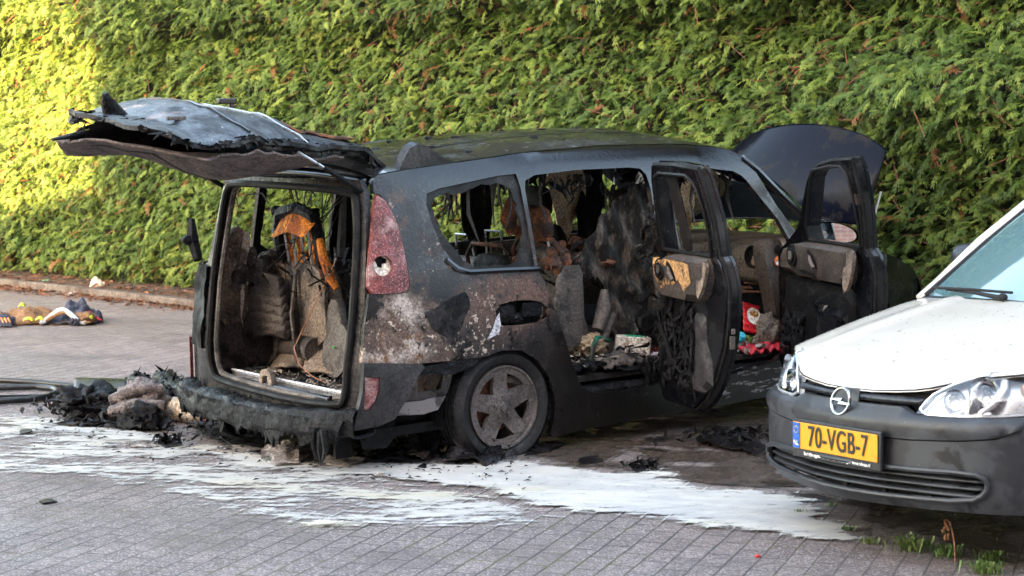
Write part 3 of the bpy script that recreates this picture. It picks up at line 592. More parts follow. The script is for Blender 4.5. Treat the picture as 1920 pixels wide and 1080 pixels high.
# bumper corner, its reflector, melted beam
bo = [(-.85, .582), (-.70, .568), (-.53, .548), (-.52, .532), (-.56, .495), (-.61, .42), (-.650, .355), (-.69, .283), (-.78, .255), (-.905, .245), (-.895, .33), (-.87, .44)]
b = MB(); b.panel(bo, lambda x, z: (x, -hw(x, z) - .018 - .02 * math.sin(max(0, min(1, (z - .25) / .33)) * 3.1), z), holes=[[(-.853, .515), (-.772, .505), (-.776, .44), (-.794, .39), (-.829, .345), (-.862, .345)]], sp=.04, thick=.03, nrm=(0, 1, 0)); bpc = b.build('rear_bumper', m_bcorner, CAR)
b = MB(); b.panel([(-.853, .513), (-.774, .503), (-.778, .44), (-.796, .39), (-.831, .347), (-.860, .347)], lambda x, z: (x, -hw(x, z) - .024, z), sp=.03, thick=.02, nrm=(0, 1, 0)); b.build('reflector', m_lampr, bpc)
def beam(u, v):
    y = .86 - 1.76 * u; q = v * 2 * math.pi; sag = -.025 * math.sin(u * 3.1) + .02 * fbm(u * 9, 1)
    X = xr(min(abs(y), .86), .4) - .05 + .05 * max(0, abs(y) - .8) * 8; a, c = .068 + .02 * fbm(u * 6, v * 4, 2), .074 + .018 * fbm(u * 5, v * 3, 7)
    ce, se = math.cos(q), math.sin(q); pw = lambda k: math.copysign(abs(k) ** .6, k)
    n_ = 1 + .10 * fbm(u * 13, ce * 1.6, se * 1.6, 5) + .05 * fbm(u * 60, ce * 4, se * 4)
    return (X + a * pw(ce) * n_, y, .250 + .030 * u + .02 * u * (1 - u) + sag + c * pw(se) * n_)
b = MB(); b.grid(150, 28, beam); b.build('bumper_beam', m_melt, CAR, ang=80)
random.seed(8)
b = MB()
for k in range(26):
    y = rnd(-.86, .9); z0 = .21 + rnd(-.01, .02); L_ = rnd(.03, .09) if k > 3 else .14; x = xr(y, .3) - .05 + rnd(-.04, .04); yy = y if k > 3 else -.80 + .05 * k
    b.tube([(x, yy, z0 + .03), (x + rnd(-.01, .01), yy + rnd(-.01, .01), z0 - L_ * .5), (x + rnd(-.01, .01), yy + rnd(-.02, .02), z0 - L_)], [rnd(.018, .035), rnd(.008, .02), .003], n=6)
b.build('melted_drips', m_melt, CAR)['kind'] = 'stuff'
b = MB(); random.seed(61); sk = []
for i in range(90):
    y = .86 - 1.70 * i / 89; sk.append((y, .20 + .045 * fbm(y * 7, 3) - (.10 * max(0, fbm(y * 16, 8)) + .05 * random.random() ** 3)))
b.panel([(-.86, .30), (.88, .30)] + sk, lambda y, z: (xr(max(-.86, min(.86, y)), .4) - .115 + .02 * fbm(y * 9, z * 14, 2) + .10 * max(0, .24 - z), y, z), sp=.03, thick=.012, nrm=(1, 0, 0)); b.build('melted_skirt', m_melt, CAR)
b = MB(); b.box((-.90, .02, .195), (.03, 1.5, .075)); b.box((-.86, -.70, .15), (.10, .02, .14)); b.build('bumper_support', m_black, CAR)
b = MB(); b.panel([(-.80, .235), (-.62, .30), (-.60, .18), (-.66, .12), (-.80, .13), (-.82, .19)], lambda x, z: (x, -.80, z), sp=.05, thick=.01, nrm=(0, 1, 0)); b.build('mud_shield', m_black, CAR)
# bare bracket and burnt box between bumper and wheel
b = MB(); b.panel(jag([(-.56, .53), (-.30, .545), (-.13, .54), (-.20, .50), (-.33, .475), (-.45, .48), (-.54, .50)], .016, .025, 5), lambda x, z: (x, -hw(x, z) + .004, z), sp=.03, thick=.02, nrm=(0, 1, 0)); b.build('liner_remains', m_melt, CAR)
b = MB(); b.panel([(-.56, .495), (-.30, .51), (-.335, .40), (-.37, .345), (-.66, .355), (-.60, .42)], lambda x, z: (x, -hw(x, z) + .03, z), holes=[[(-.53, .478), (-.37, .485), (-.385, .40), (-.52, .40)]], sp=.03, thick=.02, nrm=(0, 1, 0)); b.build('wing_bracket', m_quart, CAR)
b = MB(); b.panel(jag([(-.665, .352), (-.37, .365), (-.42, .30), (-.50, .288), (-.67, .295)], .006, .03, 6), lambda x, z: (x, -hw(x, z) + .012, z), sp=.03, thick=.012, nrm=(0, 1, 0)); b.build('bare_strip', M('heat_bleached_steel', (.20, .175, .17), [((.06, .05, .05), 8, .52, .6)], rough=(.4, .7), metal=.3), CAR)
b = MB(); b.panel([(-.56, .50), (-.30, .51), (-.30, .36), (-.62, .36)], lambda x, z: (x, -.78, z), sp=.08, thick=.01, nrm=(0, 1, 0)); b.build('bracket_back', m_brownp, CAR)

# wheels
def flat(zc, lift=0.0):
    def f(v):
        d = -zc + .004
        if v.z < d: v = Vector((v.x, v.y + math.copysign(min(.02, (d - v.z) * .4), v.y), d + .02 * (v.z - d)))
        return v
    return f
MX = Matrix.Rotation(R(90), 4, 'X')
def wheel(parent, c, side, tr=.318, rr=.218, wd=.21, name='wheel', full=True, tm=m_tyre, rm=m_alu):
    root = empty(name, c, (0, 0, 0 if side < 0 else math.pi), parent)   # local outer face towards -y
    h = wd / 2; b = MB(); prof = [(rr - .004, -h + .035), (rr + .006, -h + .015), (rr + .03, -h - .004), (rr + .06, -h - .010), (tr - .035, -h - .002), (tr - .012, -h + .018)]
    n_ = 5
    for k in range(n_):
        a = -h + .03 + (wd - .06) * k / n_; e = -h + .03 + (wd - .06) * (k + 1) / n_; prof += [(tr, a + .004), (tr, e - .010), (tr - .011, e - .007), (tr - .011, e - .001)]
    prof += [(tr - .012, h - .018), (tr - .06, h + .008), (rr + .03, h), (rr, h - .03)]
    mm = Matrix.Rotation(R(90), 4, 'X') @ Matrix.Scale(-1, 4, (0, 0, 1))
    b.lathe(prof, 72, mm, flat(c[2])); b.build('tyre', tm, root, ang=50)
    # tread blocks: cross grooves
    if full:
        b = MB()
        for k in range(60):
            a = 2 * math.pi * k / 60
            if math.sin(a) < -.80: continue
            q = Matrix.Rotation(a, 3, 'Y'); 
            for yy in (-h + .035, h - .035): b.box(q @ Vector((tr + .001, yy, 0)), (.004, .036, .018), q)
        b.build('tread_block', tm, root, smooth=False)['kind'] = 'stuff'
    # spoked rim
    sw = .043; holes = []
    for k in range(5):
        a = 90 + 36 + 72 * k + 4; ro = rr * .80; g_ = math.degrees(math.asin(sw / ro)); ri = sw / math.sin(R(36)) * 1.16
        holes.append(arc((0, 0), ro, a - 36 + g_, a + 36 - g_, 7) + [(ri * math.cos(R(a)) , ri * math.sin(R(a)))])
    def face(x, z):
        r_ = math.hypot(x, z); y = -h + .012 + .020 * math.exp(-((r_ - .11) / .06) ** 2) - .004 * math.exp(-(r_ / .05) ** 2); return (x, y, z)
    b = MB(); b.panel(arc((0, 0), rr * .955, 0, 352, 44), face, holes=holes, sp=.02, thick=.028, nrm=(0, 1, 0))
    b.build('rim', rm, root, ang=30, bevel=.003)
    b = MB(); b.lathe([(rr * .93, -h + .016), (rr * .965, -h + .004), (rr * 1.01, -h + .002), (rr * 1.01, -h + .02), (rr * .95, -h + .04), (rr * .92, 0), (rr * .92, h)], 60, mm); b.build('rim_lip', rm, root)
    b = MB(); b.lathe([(.001, .01), (rr * .7, .01), (rr * .72, .03)], 40, mm); b.lathe([(.001, -.02), (rr * .62, -.02), (rr * .62, 0.01)], 40, mm); b.build('brake_disc', m_rust if full else m_black, root)
    b = MB()
    for k in range(5):
        a = R(90 + 72 * k + 4); b.lathe([(.0, -.013), (.010, -.013), (.012, 0), (.017, .001)], 12, Matrix.Translation((.052 * math.cos(a), -h + .022, .052 * math.sin(a))) @ mm)
    b.lathe([(.0, -.010), (.022, -.010), (.027, -.004), (.029, .008)], 24, Matrix.Translation((0, -h + .014, 0)) @ mm); b.build('lug_nuts', rm, root)
    b = MB(); d = [(0, .016), (.011, 0), (0, -.016), (-.011, 0)]; b.panel(d, lambda x, z: (x, -h + .002, z), holes=[[(x * .5, z * .5) for x, z in d]], sp=.01, thick=.004, nrm=(0, 1, 0)); b.build('hub_emblem', m_chrome, root)
    return root
wheel(CAR, (.02, -.80, .262), -1); wheel(CAR, (.02, .80, .262), 1, full=False)
wheel(CAR, (2.80, -.76, .29), -1, full=False); wheel(CAR, (2.80, .76, .29), 1, full=False)
for s in (-1, 1): b = MB(); b.grid(14, 6, lambda u, v: (.02 + .40 * math.cos(math.pi * u), s * (.62 + .27 * v), .20 + .40 * math.sin(math.pi * u))); b.build('wheel_liner', m_black, CAR)
b = MB(); b.box((1.0, 0, .20), (3.6, 1.62, .05)); b.box((-.40, 0, .26), (.9, 1.5, .06)); b.tube([(.02, -.7, .25), (.02, .7, .25)], .05); b.tube([(-.2, -.72, .24), (-.5, -.72, .30), (-.62, -.70, .34)], .03); b.build('underbody', m_black, CAR)
# sills inside the door openings
b = MB(); b.box((1.30, -.80, .22), (2.0, .16, .16)); b.build('sill', m_melt, CAR, bevel=.03)

# ------------------------------------------------------------------ burnt car: tailgate
TX = [.50, .64, 1.02, 1.23, 1.35, 1.60, 1.90, 2.06]; TZ = [1.525, 1.628, 1.658, 1.683, 1.704, 1.665, 1.755, 1.765]
TW = [.64, .68, .74, .76, .80, .82, .74, .66]
def tg(s_, y, dz=0):
    zn = float(np.interp(s_, TX, TZ)); w_ = float(np.interp(s_, TX, TW)); t = max(-1, min(1, y / w_))
    k = float(np.interp(s_, [.5, .7, 1.0, 1.5, 1.75, 2.06], [.02, .06, .105, .105, .05, .02])); tilt = float(np.interp(s_, [.5, .7, .95, 1.4, 2.06], [0, .05, .15, .15, .08]))
    return (-s_, y, zn + tilt * (t + 1) / 2 + k * (1 - abs(t) ** 2.4) + .016 * fbm(s_ * 5, y * 5, 4) + .006 * fbm(s_ * 22, y * 14, 9) + dz)
so = [(.50, -.64), (.64, -.68), (1.02, -.74), (1.23, -.76), (1.35, -.79), (1.58, -.83), (1.66, -.80), (1.80, -.66), (1.90, -.48), (1.86, -.25), (1.93, -.02), (1.84, .2), (1.72, .45), (1.66, .62), (1.58, .80), (1.35, .80), (1.0, .74), (.64, .68), (.50, .64)]
m_tgs = M('wet_burnt_skin', (.012, .013, .016), [((.034, .037, .045), 6, .44, .58, 7, None, .3), ((.006, .006, .007), 10, .54, .62), ((.24, .15, .12), 4, .56, .64, 6, (-1.25, .1, 1.8, .5, .6, .3)), ((.30, .32, .35), 34, .64, .71, 5, None, .5)], spec=.22, rough=(.26, .6), rs=9, bump=(34, .7, .008), stretch=(1, .35, 1))
b = MB(); b.panel(jag(so, .034, .03, 6), tg, holes=[jag([(.66, -.52), (.98, -.58), (1.00, .58), (.66, .55)], .02, .05, 2)], sp=.06, thick=.022, nrm=(0, 0, -1)); GATE = b.build('tailgate', m_tgs, CAR)
for s_, a in ((1.04, 0), (1.33, 1)):
    b = MB(); b.tube([tg(s_ + .03 * a * math.cos(v * 3.1), -.74 + 1.5 * v, .004) for v in np.linspace(0, 1, 20)], .006, n=5); b.build('skin_crease', m_steel if a == 0 else m_dark, GATE)
# folded near edge flange
def flange(u, v):
    s_ = .52 + 1.36 * u; w_ = float(np.interp(s_, TX, TW)) - .01 - .18 * max(0, (s_ - 1.62)) * 2; p = Vector(tg(s_, -w_)); d = .062 * (1 - .35 * u) + .02 * fbm(u * 12, 3)
    if s_ > 1.40: d *= .55 + .3 * fbm(u * 30, 5)
    return p + Vector((0, .02 * math.sin(v * 3.1) + .03 * v, .002 - d * v))
b = MB(); b.grid(90, 6, flange); b.build('edge_flange', m_char, GATE)
# inner trim: hangs below the skin, seen from underneath
def under(u, v):
    s_ = .80 + 1.16 * u; w_ = float(np.interp(s_, TX, TW)); y = -w_ + .02 + v * (w_ * 1.86)
    zn = Vector(tg(min(s_, 2.04), -w_)).z - .055
    lo_ = float(np.interp(s_, [.80, 1.0, 1.18, 1.32, 1.50, 1.75, 1.96], [1.55, 1.52, 1.49, 1.53, 1.63, 1.685, 1.70]))
    k = math.sin(math.pi * min(1, v * 1.15)) ** .8
    return (-s_, y * (1 - 2.6 * max(0, u - .72)), zn * (1 - k) + lo_ * k + .012 * fbm(u * 9, v * 7, 3))
b = MB(); b.grid(70, 26, under); o = b.build('inner_trim', M('scorched_trim_underside', (.105, .080, .072), [((.045, .036, .036), 7, .45, .6), ((.20, .15, .13), 40, .6, .68)], rough=(.8, 1), bump=(70, .6, .006)), GATE)
md = o.modifiers.new('solid', 'SOLIDIFY'); md.thickness = .012
b = MB(); b.grid(50, 4, lambda u, v: Vector(tg(min(2.0, .84 + 1.10 * u), -.40 * float(np.interp(.84 + 1.1 * u, TX, TW)), -.02)).lerp(Vector(under(.03 + .94 * u, .34)), v)); b.build('gap_shade_sheet', m_black, GATE)  # dark sheet added to fill the gap under the skin with shade
b = MB(); b.tube([under(u, .52) for u in np.linspace(.02, .99, 30)], .014, n=6, flat=1.6); b.build('trim_rib', m_plast, GATE)
# burnt remains of the handle trim at the free end
b = MB()
b.tube([(-1.66, .05, 1.74), (-1.80, .02, 1.735), (-1.92, -.02, 1.725), (-2.05, -.04, 1.708)], [.05, .035, .028, .012], n=9, flat=.6)
b.tube([(-1.62, .12, 1.77), (-1.66, .10, 1.83), (-1.71, .05, 1.88), (-1.735, .03, 1.93)], [.075, .052, .036, .014], n=9)
for k in range(12):
    p = Vector((rnd(-1.84, -1.6), rnd(-.2, .3), rnd(1.74, 1.80))); b.tube([p, p + Vector((rnd(-.07, 0), rnd(-.05, .05), rnd(-.02, .04))), p + Vector((rnd(-.13, -.03), rnd(-.08, .08), rnd(-.05, .05)))], [.012, .010, .003], n=5)
bm_o = b.build('melted_handle', m_melt, GATE)
b = MB(); b.box((-1.60, -.42, 1.735), (.045, .05, .012)); b.box((-1.55, -.36, 1.80), (.10, .02, .02)); b.build('latch', m_alu, GATE, bevel=.003)
b = MB(); b.lathe([(.0, .02), (.018, .02), (.022, .0), (.022, -.03)], 14, Matrix.Translation((-1.37, -.02, 1.86)) @ Matrix.Rotation(R(60), 4, 'Y')); b.build('wiper_bolt', m_rust, GATE)
b = MB(); b.box((-.90, .30, 1.883), (.11, .035, .030)); b.box((-.875, .30, 1.855), (.03, .03, .05)); b.build('wiper_stub', m_dark, GATE, bevel=.006)
b = MB(); b.panel(jag([(.60, .05), (.66, -.56), (.74, -.58), (.72, .54), (.62, .56)], .025, .03, 9), lambda s_, y: (Vector(tg(s_, y)) + Vector((0, 0, .035 + .03 * math.sin(y * 5)))), sp=.04, thick=.012, nrm=(0, 0, -1)); b.build('glass_frame_strip', m_rust, GATE)
for yy in (-.72, .72):
    b = MB(); b.tube([(-1.09, yy, 1.630), (-.92, yy, 1.535)], .007, n=8); o = b.build('gas_strut', m_steel, CAR)
    b = MB(); b.tube([(-.94, yy, 1.547), (-.668, yy, 1.385)], .014, n=8); b.build('strut_tube', m_black, o)
    b = MB(); b.tube([(-.50, yy * .86, 1.50), (-.56, yy * .88, 1.515), (-.60, yy * .88, 1.56), (-.60, yy * .88, 1.60)], .017, n=8); b.build('hinge', m_dark, CAR)
b = MB(); b.grid(24, 6, lambda u, v: (-.70 + .20 * v, -.68 + 1.36 * u, 1.470 + .03 * v + .035 * math.sin(math.pi * u) + .006 * math.sin(v * 9))); o = b.build('rear_header', m_dark, CAR); md = o.modifiers.new('s', 'SOLIDIFY'); md.thickness = .03

# ------------------------------------------------------------------ windscreen, pillars, wings, bonnet
def wind(u, v):
    t = 2 * v - 1; hx, hy, hz = 1.965 + .10 * (1 - t * t), .755 * t, 1.487 + .105 * (1 - abs(t) ** 2.2); bx, by, bz = 2.60 + .36 * (1 - t * t), .80 * t, 1.01 + .06 * (1 - t * t)
    q = .03 * math.sin(math.pi * u); return (hx + (bx - hx) * u + q * .5, hy + (by - hy) * u, hz + (bz - hz) * u + q)
b = MB(); b.grid(16, 24, wind); b.build('windscreen', m_wind, CAR)
for s in (-1, 1):
    b = MB(); b.tube([(1.93, s * .745, 1.50), (2.02, s * .772, 1.435), (2.20, s * .815, 1.27), (2.42, s * .835, 1.10), (2.62, s * .815, 1.0)], [.035, .030, .028, .028, .03], n=8, flat=.8); b.build('windscreen_pillar', m_dark, CAR)
    b = MB(); b.panel([(2.30, .12), (2.42, .10), (2.435, .30), (2.48, .46), (2.60, .62), (2.75, .69), (2.9, .69), (3.05, .63), (3.16, .48), (3.2, .32), (3.52, .34), (3.55, .62), (3.42, .76), (3.1, .87), (2.8, .95), (2.5, .99), (2.29, 1.0)], lambda x, z: (x, s * hw(x, z), z), sp=.07, thick=.02, nrm=(0, -s, 0)); b.build('front_wing', m_bluebon if s > 0 else m_dark, CAR)
b = MB(); b.grid(24, 12, lambda u, v: (3.52 + .28 * math.sin(math.pi * u) ** .7 - .1 * max(0, v - .6), .80 - 1.60 * u, .18 + .50 * v)); b.build('front_bumper', m_dark, CAR)
b = MB(); b.box((3.15, 0, .55), (.8, 1.3, .5)); b.build('engine', m_black, CAR, bevel=.05)
def cowl(u, v):
    t = 2 * v - 1; return (2.66 + .33 * (1 - t * t) + .16 * u, .80 * t * (1 - .03 * u), 1.015 + .062 * (1 - t * t) + .02 * math.sin(u * 3.1))
b = MB(); b.grid(10, 26, cowl); o = b.build('scuttle', m_cowl, CAR); md = o.modifiers.new('s', 'SOLIDIFY'); md.thickness = .02
for k in range(3):
    b = MB(); b.tube([Vector(cowl(.25 + .25 * k, v)) + Vector((0, 0, .006)) for v in np.linspace(.06, .50, 12)], .010, n=5, flat=.5); b.build('vent_slot', m_black, o)
def bonnet(a, h):
    w_ = .665 + .04 * math.sin(h * 3.0); y = a * w_; top = 1 - .20 * abs(a) ** 2.2 - .22 * max(0, abs(a) - .72) ** 1.2
    hh = h * top * .70; bulge = .055 * math.sin(math.pi * min(1, h)) + .05 * (1 - a * a)
    return (3.07 + hh * .36 - bulge * .8 + .05 * a * a, y, 1.04 + hh * .87 + bulge * .30)
b = MB(); b.grid(48, 40, lambda u, v: bonnet(2 * u - 1, v)); o = b.build('bonnet', m_bluebon, CAR); md = o.modifiers.new('s', 'SOLIDIFY'); md.thickness = .03; md.offset = -1
b = MB(); b.tube([(3.1, -.70, .95), (3.22, -.70, 1.25)], .008, n=6); b.build('bonnet_strut', m_steel, CAR)

# ------------------------------------------------------------------ right side doors, hung open
YO = lambda z: .93 - float(np.interp(z, *HWZ))
def door(name, hinge, phi, outer, win, label):
    fo = lambda u, z: (-u, YO(z), z)
    b = MB(); b.panel(outer, fo, holes=[win], sp=.06, thick=.018, nrm=(0, 1, 0))
    d = b.build(name, m_dark, CAR); d.location = (hinge[0], hinge[1], 0); d.rotation_euler = (0, 0, R(phi)); d['label'] = label
    cx = sum(p[0] for p in outer) / len(outer); cz = sum(p[1] for p in outer) / len(outer)
    # inner frame shell and closing edge
    sh = lambda k: [(cx + (u - cx) * k, cz + (z - cz) * k) for u, z in outer]
    b = MB(); b.panel(sh(.955), lambda u, z: (-u, YO(z) + .075, z), holes=[win], sp=.06, thick=.012, nrm=(0, 1, 0))
    n = len(outer); o1, o2 = sh(.985), sh(.955); vs = []; 
    for (u, z), (u2, z2) in zip(o1, o2): vs += [(-u, YO(z) + .012, z), (-u2, YO(z2) + .076, z2)]
    b.add(vs, [(2 * i, 2 * ((i + 1) % n), 2 * ((i + 1) % n) + 1, 2 * i + 1) for i in range(n)])
    n = len(win); vs = []
    for u, z in win: vs += [(-u, YO(z) + .016, z), (-u, YO(z) + .080, z)]
    b.add(vs, [(2 * i, 2 * ((i + 1) % n), 2 * ((i + 1) % n) + 1, 2 * i + 1) for i in range(n)])
    b.build('door_frame', m_dark, d, ang=30)
    b = MB(); o3 = sh(.97); pts = [(-u, YO(z) + .062, z) for u, z in o3]; b.tube(pts + pts[:2], .013, n=6, cap=False); pts = [(-u, YO(z) + .088, z) for u, z in win]; b.tube(pts + pts[:2], .010, n=6, cap=False); b.build('door_seal', m_rubber, d)
    return d
def pad(b, outl, y0, dep, rnd_=.03, sp=.035):
    """padded trim: rises from the door skin with a rolled edge"""
    A = np.array(outl)
    def dist(u, z):
        m = 9
        for i in range(len(A)):
            p, q = A[i], A[(i + 1) % len(A)]; d = q - p; t = max(0, min(1, ((u - p[0]) * d[0] + (z - p[1]) * d[1]) / (d @ d + 1e-9))); m = min(m, math.hypot(u - p[0] - t * d[0], z - p[1] - t * d[1]))
        return m
    def f(u, z):
        k = min(1, dist(u, z) / rnd_); return (-u, YO(min(z, 1.05)) + y0 + dep * math.sqrt(max(0, 1 - (1 - k) ** 2)), z)
    b.panel(outl, f, sp=sp, thick=0)
    return b, f
RO = [(.04, .26), (.12, .19), (.52, .185), (.62, .245), (.74, .385), (.825, .555), (.88, .73), (.905, .89), (.888, 1.01), (.862, 1.05), (.895, 1.25), (.885, 1.44), (.865, 1.517), (.60, 1.532), (.32, 1.528), (.27, 1.45), (.10, 1.0), (.05, .9)]
RW = [(.335, 1.44), (.40, 1.465), (.73, 1.462), (.785, 1.44), (.825, 1.39), (.84, 1.29), (.83, 1.145), (.80, 1.045), (.22, 1.045), (.25, 1.20)]
d = door('door', (1.17, -.93), 72, RO, RW, 'rear right door with its lower trim burnt out')
b, f = pad(MB(), smooth2([(.10, .955), (.20, 1.005), (.40, 1.035), (.72, 1.04), (.80, 1.03), (.765, .88), (.65, .785), (.34, .775), (.10, .785)], 1), .085, .06); b.build('trim', m_trim, d)
b = MB(); b.panel(jag([(.15, .98), (.30, 1.0), (.62, 1.0), (.60, .90), (.52, .845), (.47, .90), (.36, .86), (.20, .84), (.16, .9)], .02, .03, 3), lambda u, z: Vector(f(u, z)) + Vector((0, .004, 0)), sp=.03, thick=0); b.build('scorched_patch', M('peeled_tan_trim', (.46, .26, .11), [((.022, .018, .016), 7, .46, .56, 7), ((.33, .17, .07), 14, .55, .65)], rough=(.8, .95), bump=(30, .6, .01)), d)
def disc(b, c, r_, f, dep=.012): b.lathe([(0, .0), (r_ * .35, .0), (r_ * .4, dep), (r_ * .6, dep), (r_ * .62, .002), (r_ * .9, .004), (r_, -.006)], 26, Matrix.Translation(Vector(f(*c)) + Vector((0, .004, 0))) @ Matrix.Rotation(R(-90), 4, 'X')); return b
b = MB(); disc(b, (.235, .938), .062, f); b.build('speaker', m_black, d)
b = MB(); b.box(Vector(f(.24, .94)) + Vector((0, .012, 0)), (.04, .008, .045)); b.build('tweeter', m_plast, d, bevel=.004)
def hnd(d, f, u, z):
    b = MB(); b.panel(smooth2([(u - .05, z + .03), (u - .02, z + .06), (u + .04, z + .01), (u + .06, z - .06), (u + .02, z - .05)], 2), lambda a, c: Vector(f(a, c)) + Vector((0, .005, 0)), sp=.02, thick=0); b.build('handle_recess', m_black, d)
    p = Vector(f(u, z)); b = MB(); b.tube([p + Vector((.02, .008, .02)), p + Vector((-.01, .016, -.012)), p + Vector((-.05, .014, -.045))], [.006, .012, .010], n=8); b.build('handle', m_alu, d)
hnd(d, f, .38, .94)
b, f2 = pad(MB(), [(.53, .73), (.645, .74), (.65, .58), (.72, .48), (.73, .36), (.63, .30), (.51, .31)], .085, .03); b.build('trim_strip', m_bcorner, d)
b = MB(); b.panel([(.08, .32), (.54, .30), (.54, .76), (.08, .79)], lambda u, z: (-u, YO(z) + .090, z), sp=.05, thick=0); b.build('bare_inner_skin', m_black, d)
random.seed(21); b = MB()
for k in range(46):
    u, z = rnd(.10, .52), rnd(.40, .78); p = Vector((-u, YO(z) + .10, z)); q = p + Vector((rnd(-.05, .05), rnd(.0, .03), rnd(-.07, .0))); e = q + Vector((rnd(-.05, .05), rnd(-.03, .03), rnd(-.16, -.02)))
    b.tube([p, q, e], [rnd(.008, .02), rnd(.006, .016), .003], n=6)
for k in range(46):
    u, z = rnd(.09, .52), rnd(.31, .78); b.blob((-u, YO(z) + .095, z), (rnd(.012, .035), rnd(.008, .022), rnd(.015, .06)), 2, .6, 3, k)
b.tube([(-.16, .13, .62), (-.24, .14, .56), (-.30, .13, .45), (-.44, .12, .38), (-.50, .12, .40)], .013, n=7); b.build('melted_trim', m_melt, d)
b = MB(); b.panel(jag([(.42, 1.46), (.54, 1.46), (.53, 1.25), (.50, 1.05), (.40, 1.05), (.41, 1.25)], .012, .03, 2), lambda u, z: (-u, YO(z) + .05, z), sp=.04, thick=.006, nrm=(0, 1, 0)); b.build('window_remains', m_fringe, d)
b = MB(); b.panel(smooth2([(.68, 1.0), (.77, 1.02), (.80, .98), (.74, .86), (.68, .80)], 1), lambda u, z: (-u, .16 + .0 * z, z), sp=.03, thick=.02, nrm=(0, -1, 0)); b.build('grab_panel', m_brownp, d)
b = MB(); b.box((-.865, .045, .60), (.012, .03, .07)); b.box((-.875, .045, .66), (.01, .022, .03)); b.build('latch', m_alu, d, bevel=.004)

FO = [(.03, .30), (.10, .245), (.90, .25), (1.05, .34), (1.16, .50), (1.235, .72), (1.27, .92), (1.255, 1.02), (1.215, 1.06), (1.30, 1.30), (1.335, 1.55), (1.10, 1.538), (.93, 1.515), (.80, 1.475), (.70, 1.40), (.43, 1.13), (.20, 1.02), (.05, .96)]
FW = [(.79, 1.42), (.86, 1.462), (1.06, 1.488), (1.19, 1.490), (1.24, 1.455), (1.25, 1.35), (1.225, 1.18), (1.195, 1.065), (.58, 1.065), (.57, 1.14)]
d = door('door', (2.13, -.93), 68, FO, FW, 'front right door with its wing mirror')
b, f = pad(MB(), smooth2([(.20, .86), (.22, .95), (.30, 1.02), (.55, 1.05), (1.06, 1.06), (1.13, 1.03), (1.10, .90), (1.03, .835), (.66, .84), (.20, .85)], 1), .085, .07); b.build('trim', m_trim, d)
b, f2 = pad(MB(), [(.19, .84), (.66, .83), (1.05, .825), (1.05, .66), (.98, .50), (.70, .40), (.24, .38), (.18, .6)], .085, .035); b.build('lower_trim', m_black, d)
b, f3 = pad(MB(), [(.64, .73), (1.02, .69), (1.0, .50), (.90, .45), (.66, .52)], .12, .03); b.build('door_pocket', m_dark, d)
b = MB(); disc(b, (.44, .968), .066, f); b.build('speaker', m_black, d)
b = MB(); b.box(Vector(f(.44, .968)) + Vector((0, .013, 0)), (.045, .008, .05)); b.build('tweeter', m_alu, d, bevel=.004)
hnd(d, f, .70, .965)
b = MB(); b.panel(jag([(.50, .90), (.70, .885), (.74, .865), (.56, .875)], .01, .02, 2), lambda u, z: Vector(f(u, z)) + Vector((0, .006, 0)), sp=.02, thick=0); b.build('torn_armrest', m_black, d)
random.seed(5); b = MB()
for k in range(40): b.blob((-rnd(.22, .46), YO(.5) + .13, rnd(.40, .62)), (rnd(.012, .04), rnd(.01, .022), rnd(.015, .05)), 2, .6, 3, k)
b.build('melted_pocket', m_melt, d)
b = MB(); b.panel(smooth2([(1.06, 1.04), (1.16, 1.05), (1.18, 1.0), (1.12, .84), (1.05, .80)], 1), lambda u, z: (-u, .17, z), sp=.03, thick=.02, nrm=(0, -1, 0)); b.build('grab_panel', m_brownp, d)
b = MB(); b.box((-.50, .10, 1.10), (.075, .05, .13)); b.build('mirror_triangle', m_plast, d, bevel=.01)
b = MB(); b.tube([(-.44, .02, 1.05), (-.33, -.06, 1.06)], .035, n=8)
mo = smooth2([(.03, 1.01), (.01, 1.135), (-.14, 1.145), (-.24, 1.10), (-.265, 1.05), (-.23, 1.015)], 2)
def mh(u, v):
    i = u * len(mo); a = mo[int(i) % len(mo)]; k = [1, 1.02, .97, .80, .45, .02][int(round(v * 5))]; cy, cz = -.11, 1.075
    return (-.34 + .35 * (a[0] - cy) * k + [0, .03, .09, .13, .155, .165][int(round(v * 5))], cy + (a[0] - cy) * k, cz + (a[1] - cz) * k)
b.grid(len(mo), 6, mh, cu=True); mir = b.build('wing_mirror', m_dark, d)
b = MB(); b.panel([(-.11 + (y + .11) * .90, 1.075 + (z - 1.075) * .90) for y, z in mo], lambda y, z: (-.346 + .09 * (z - 1.075) + .35 * (y + .11), y, z), sp=.05, thick=.004, nrm=(1, 0, 0)); b.build('mirror_glass', m_mirr, mir)

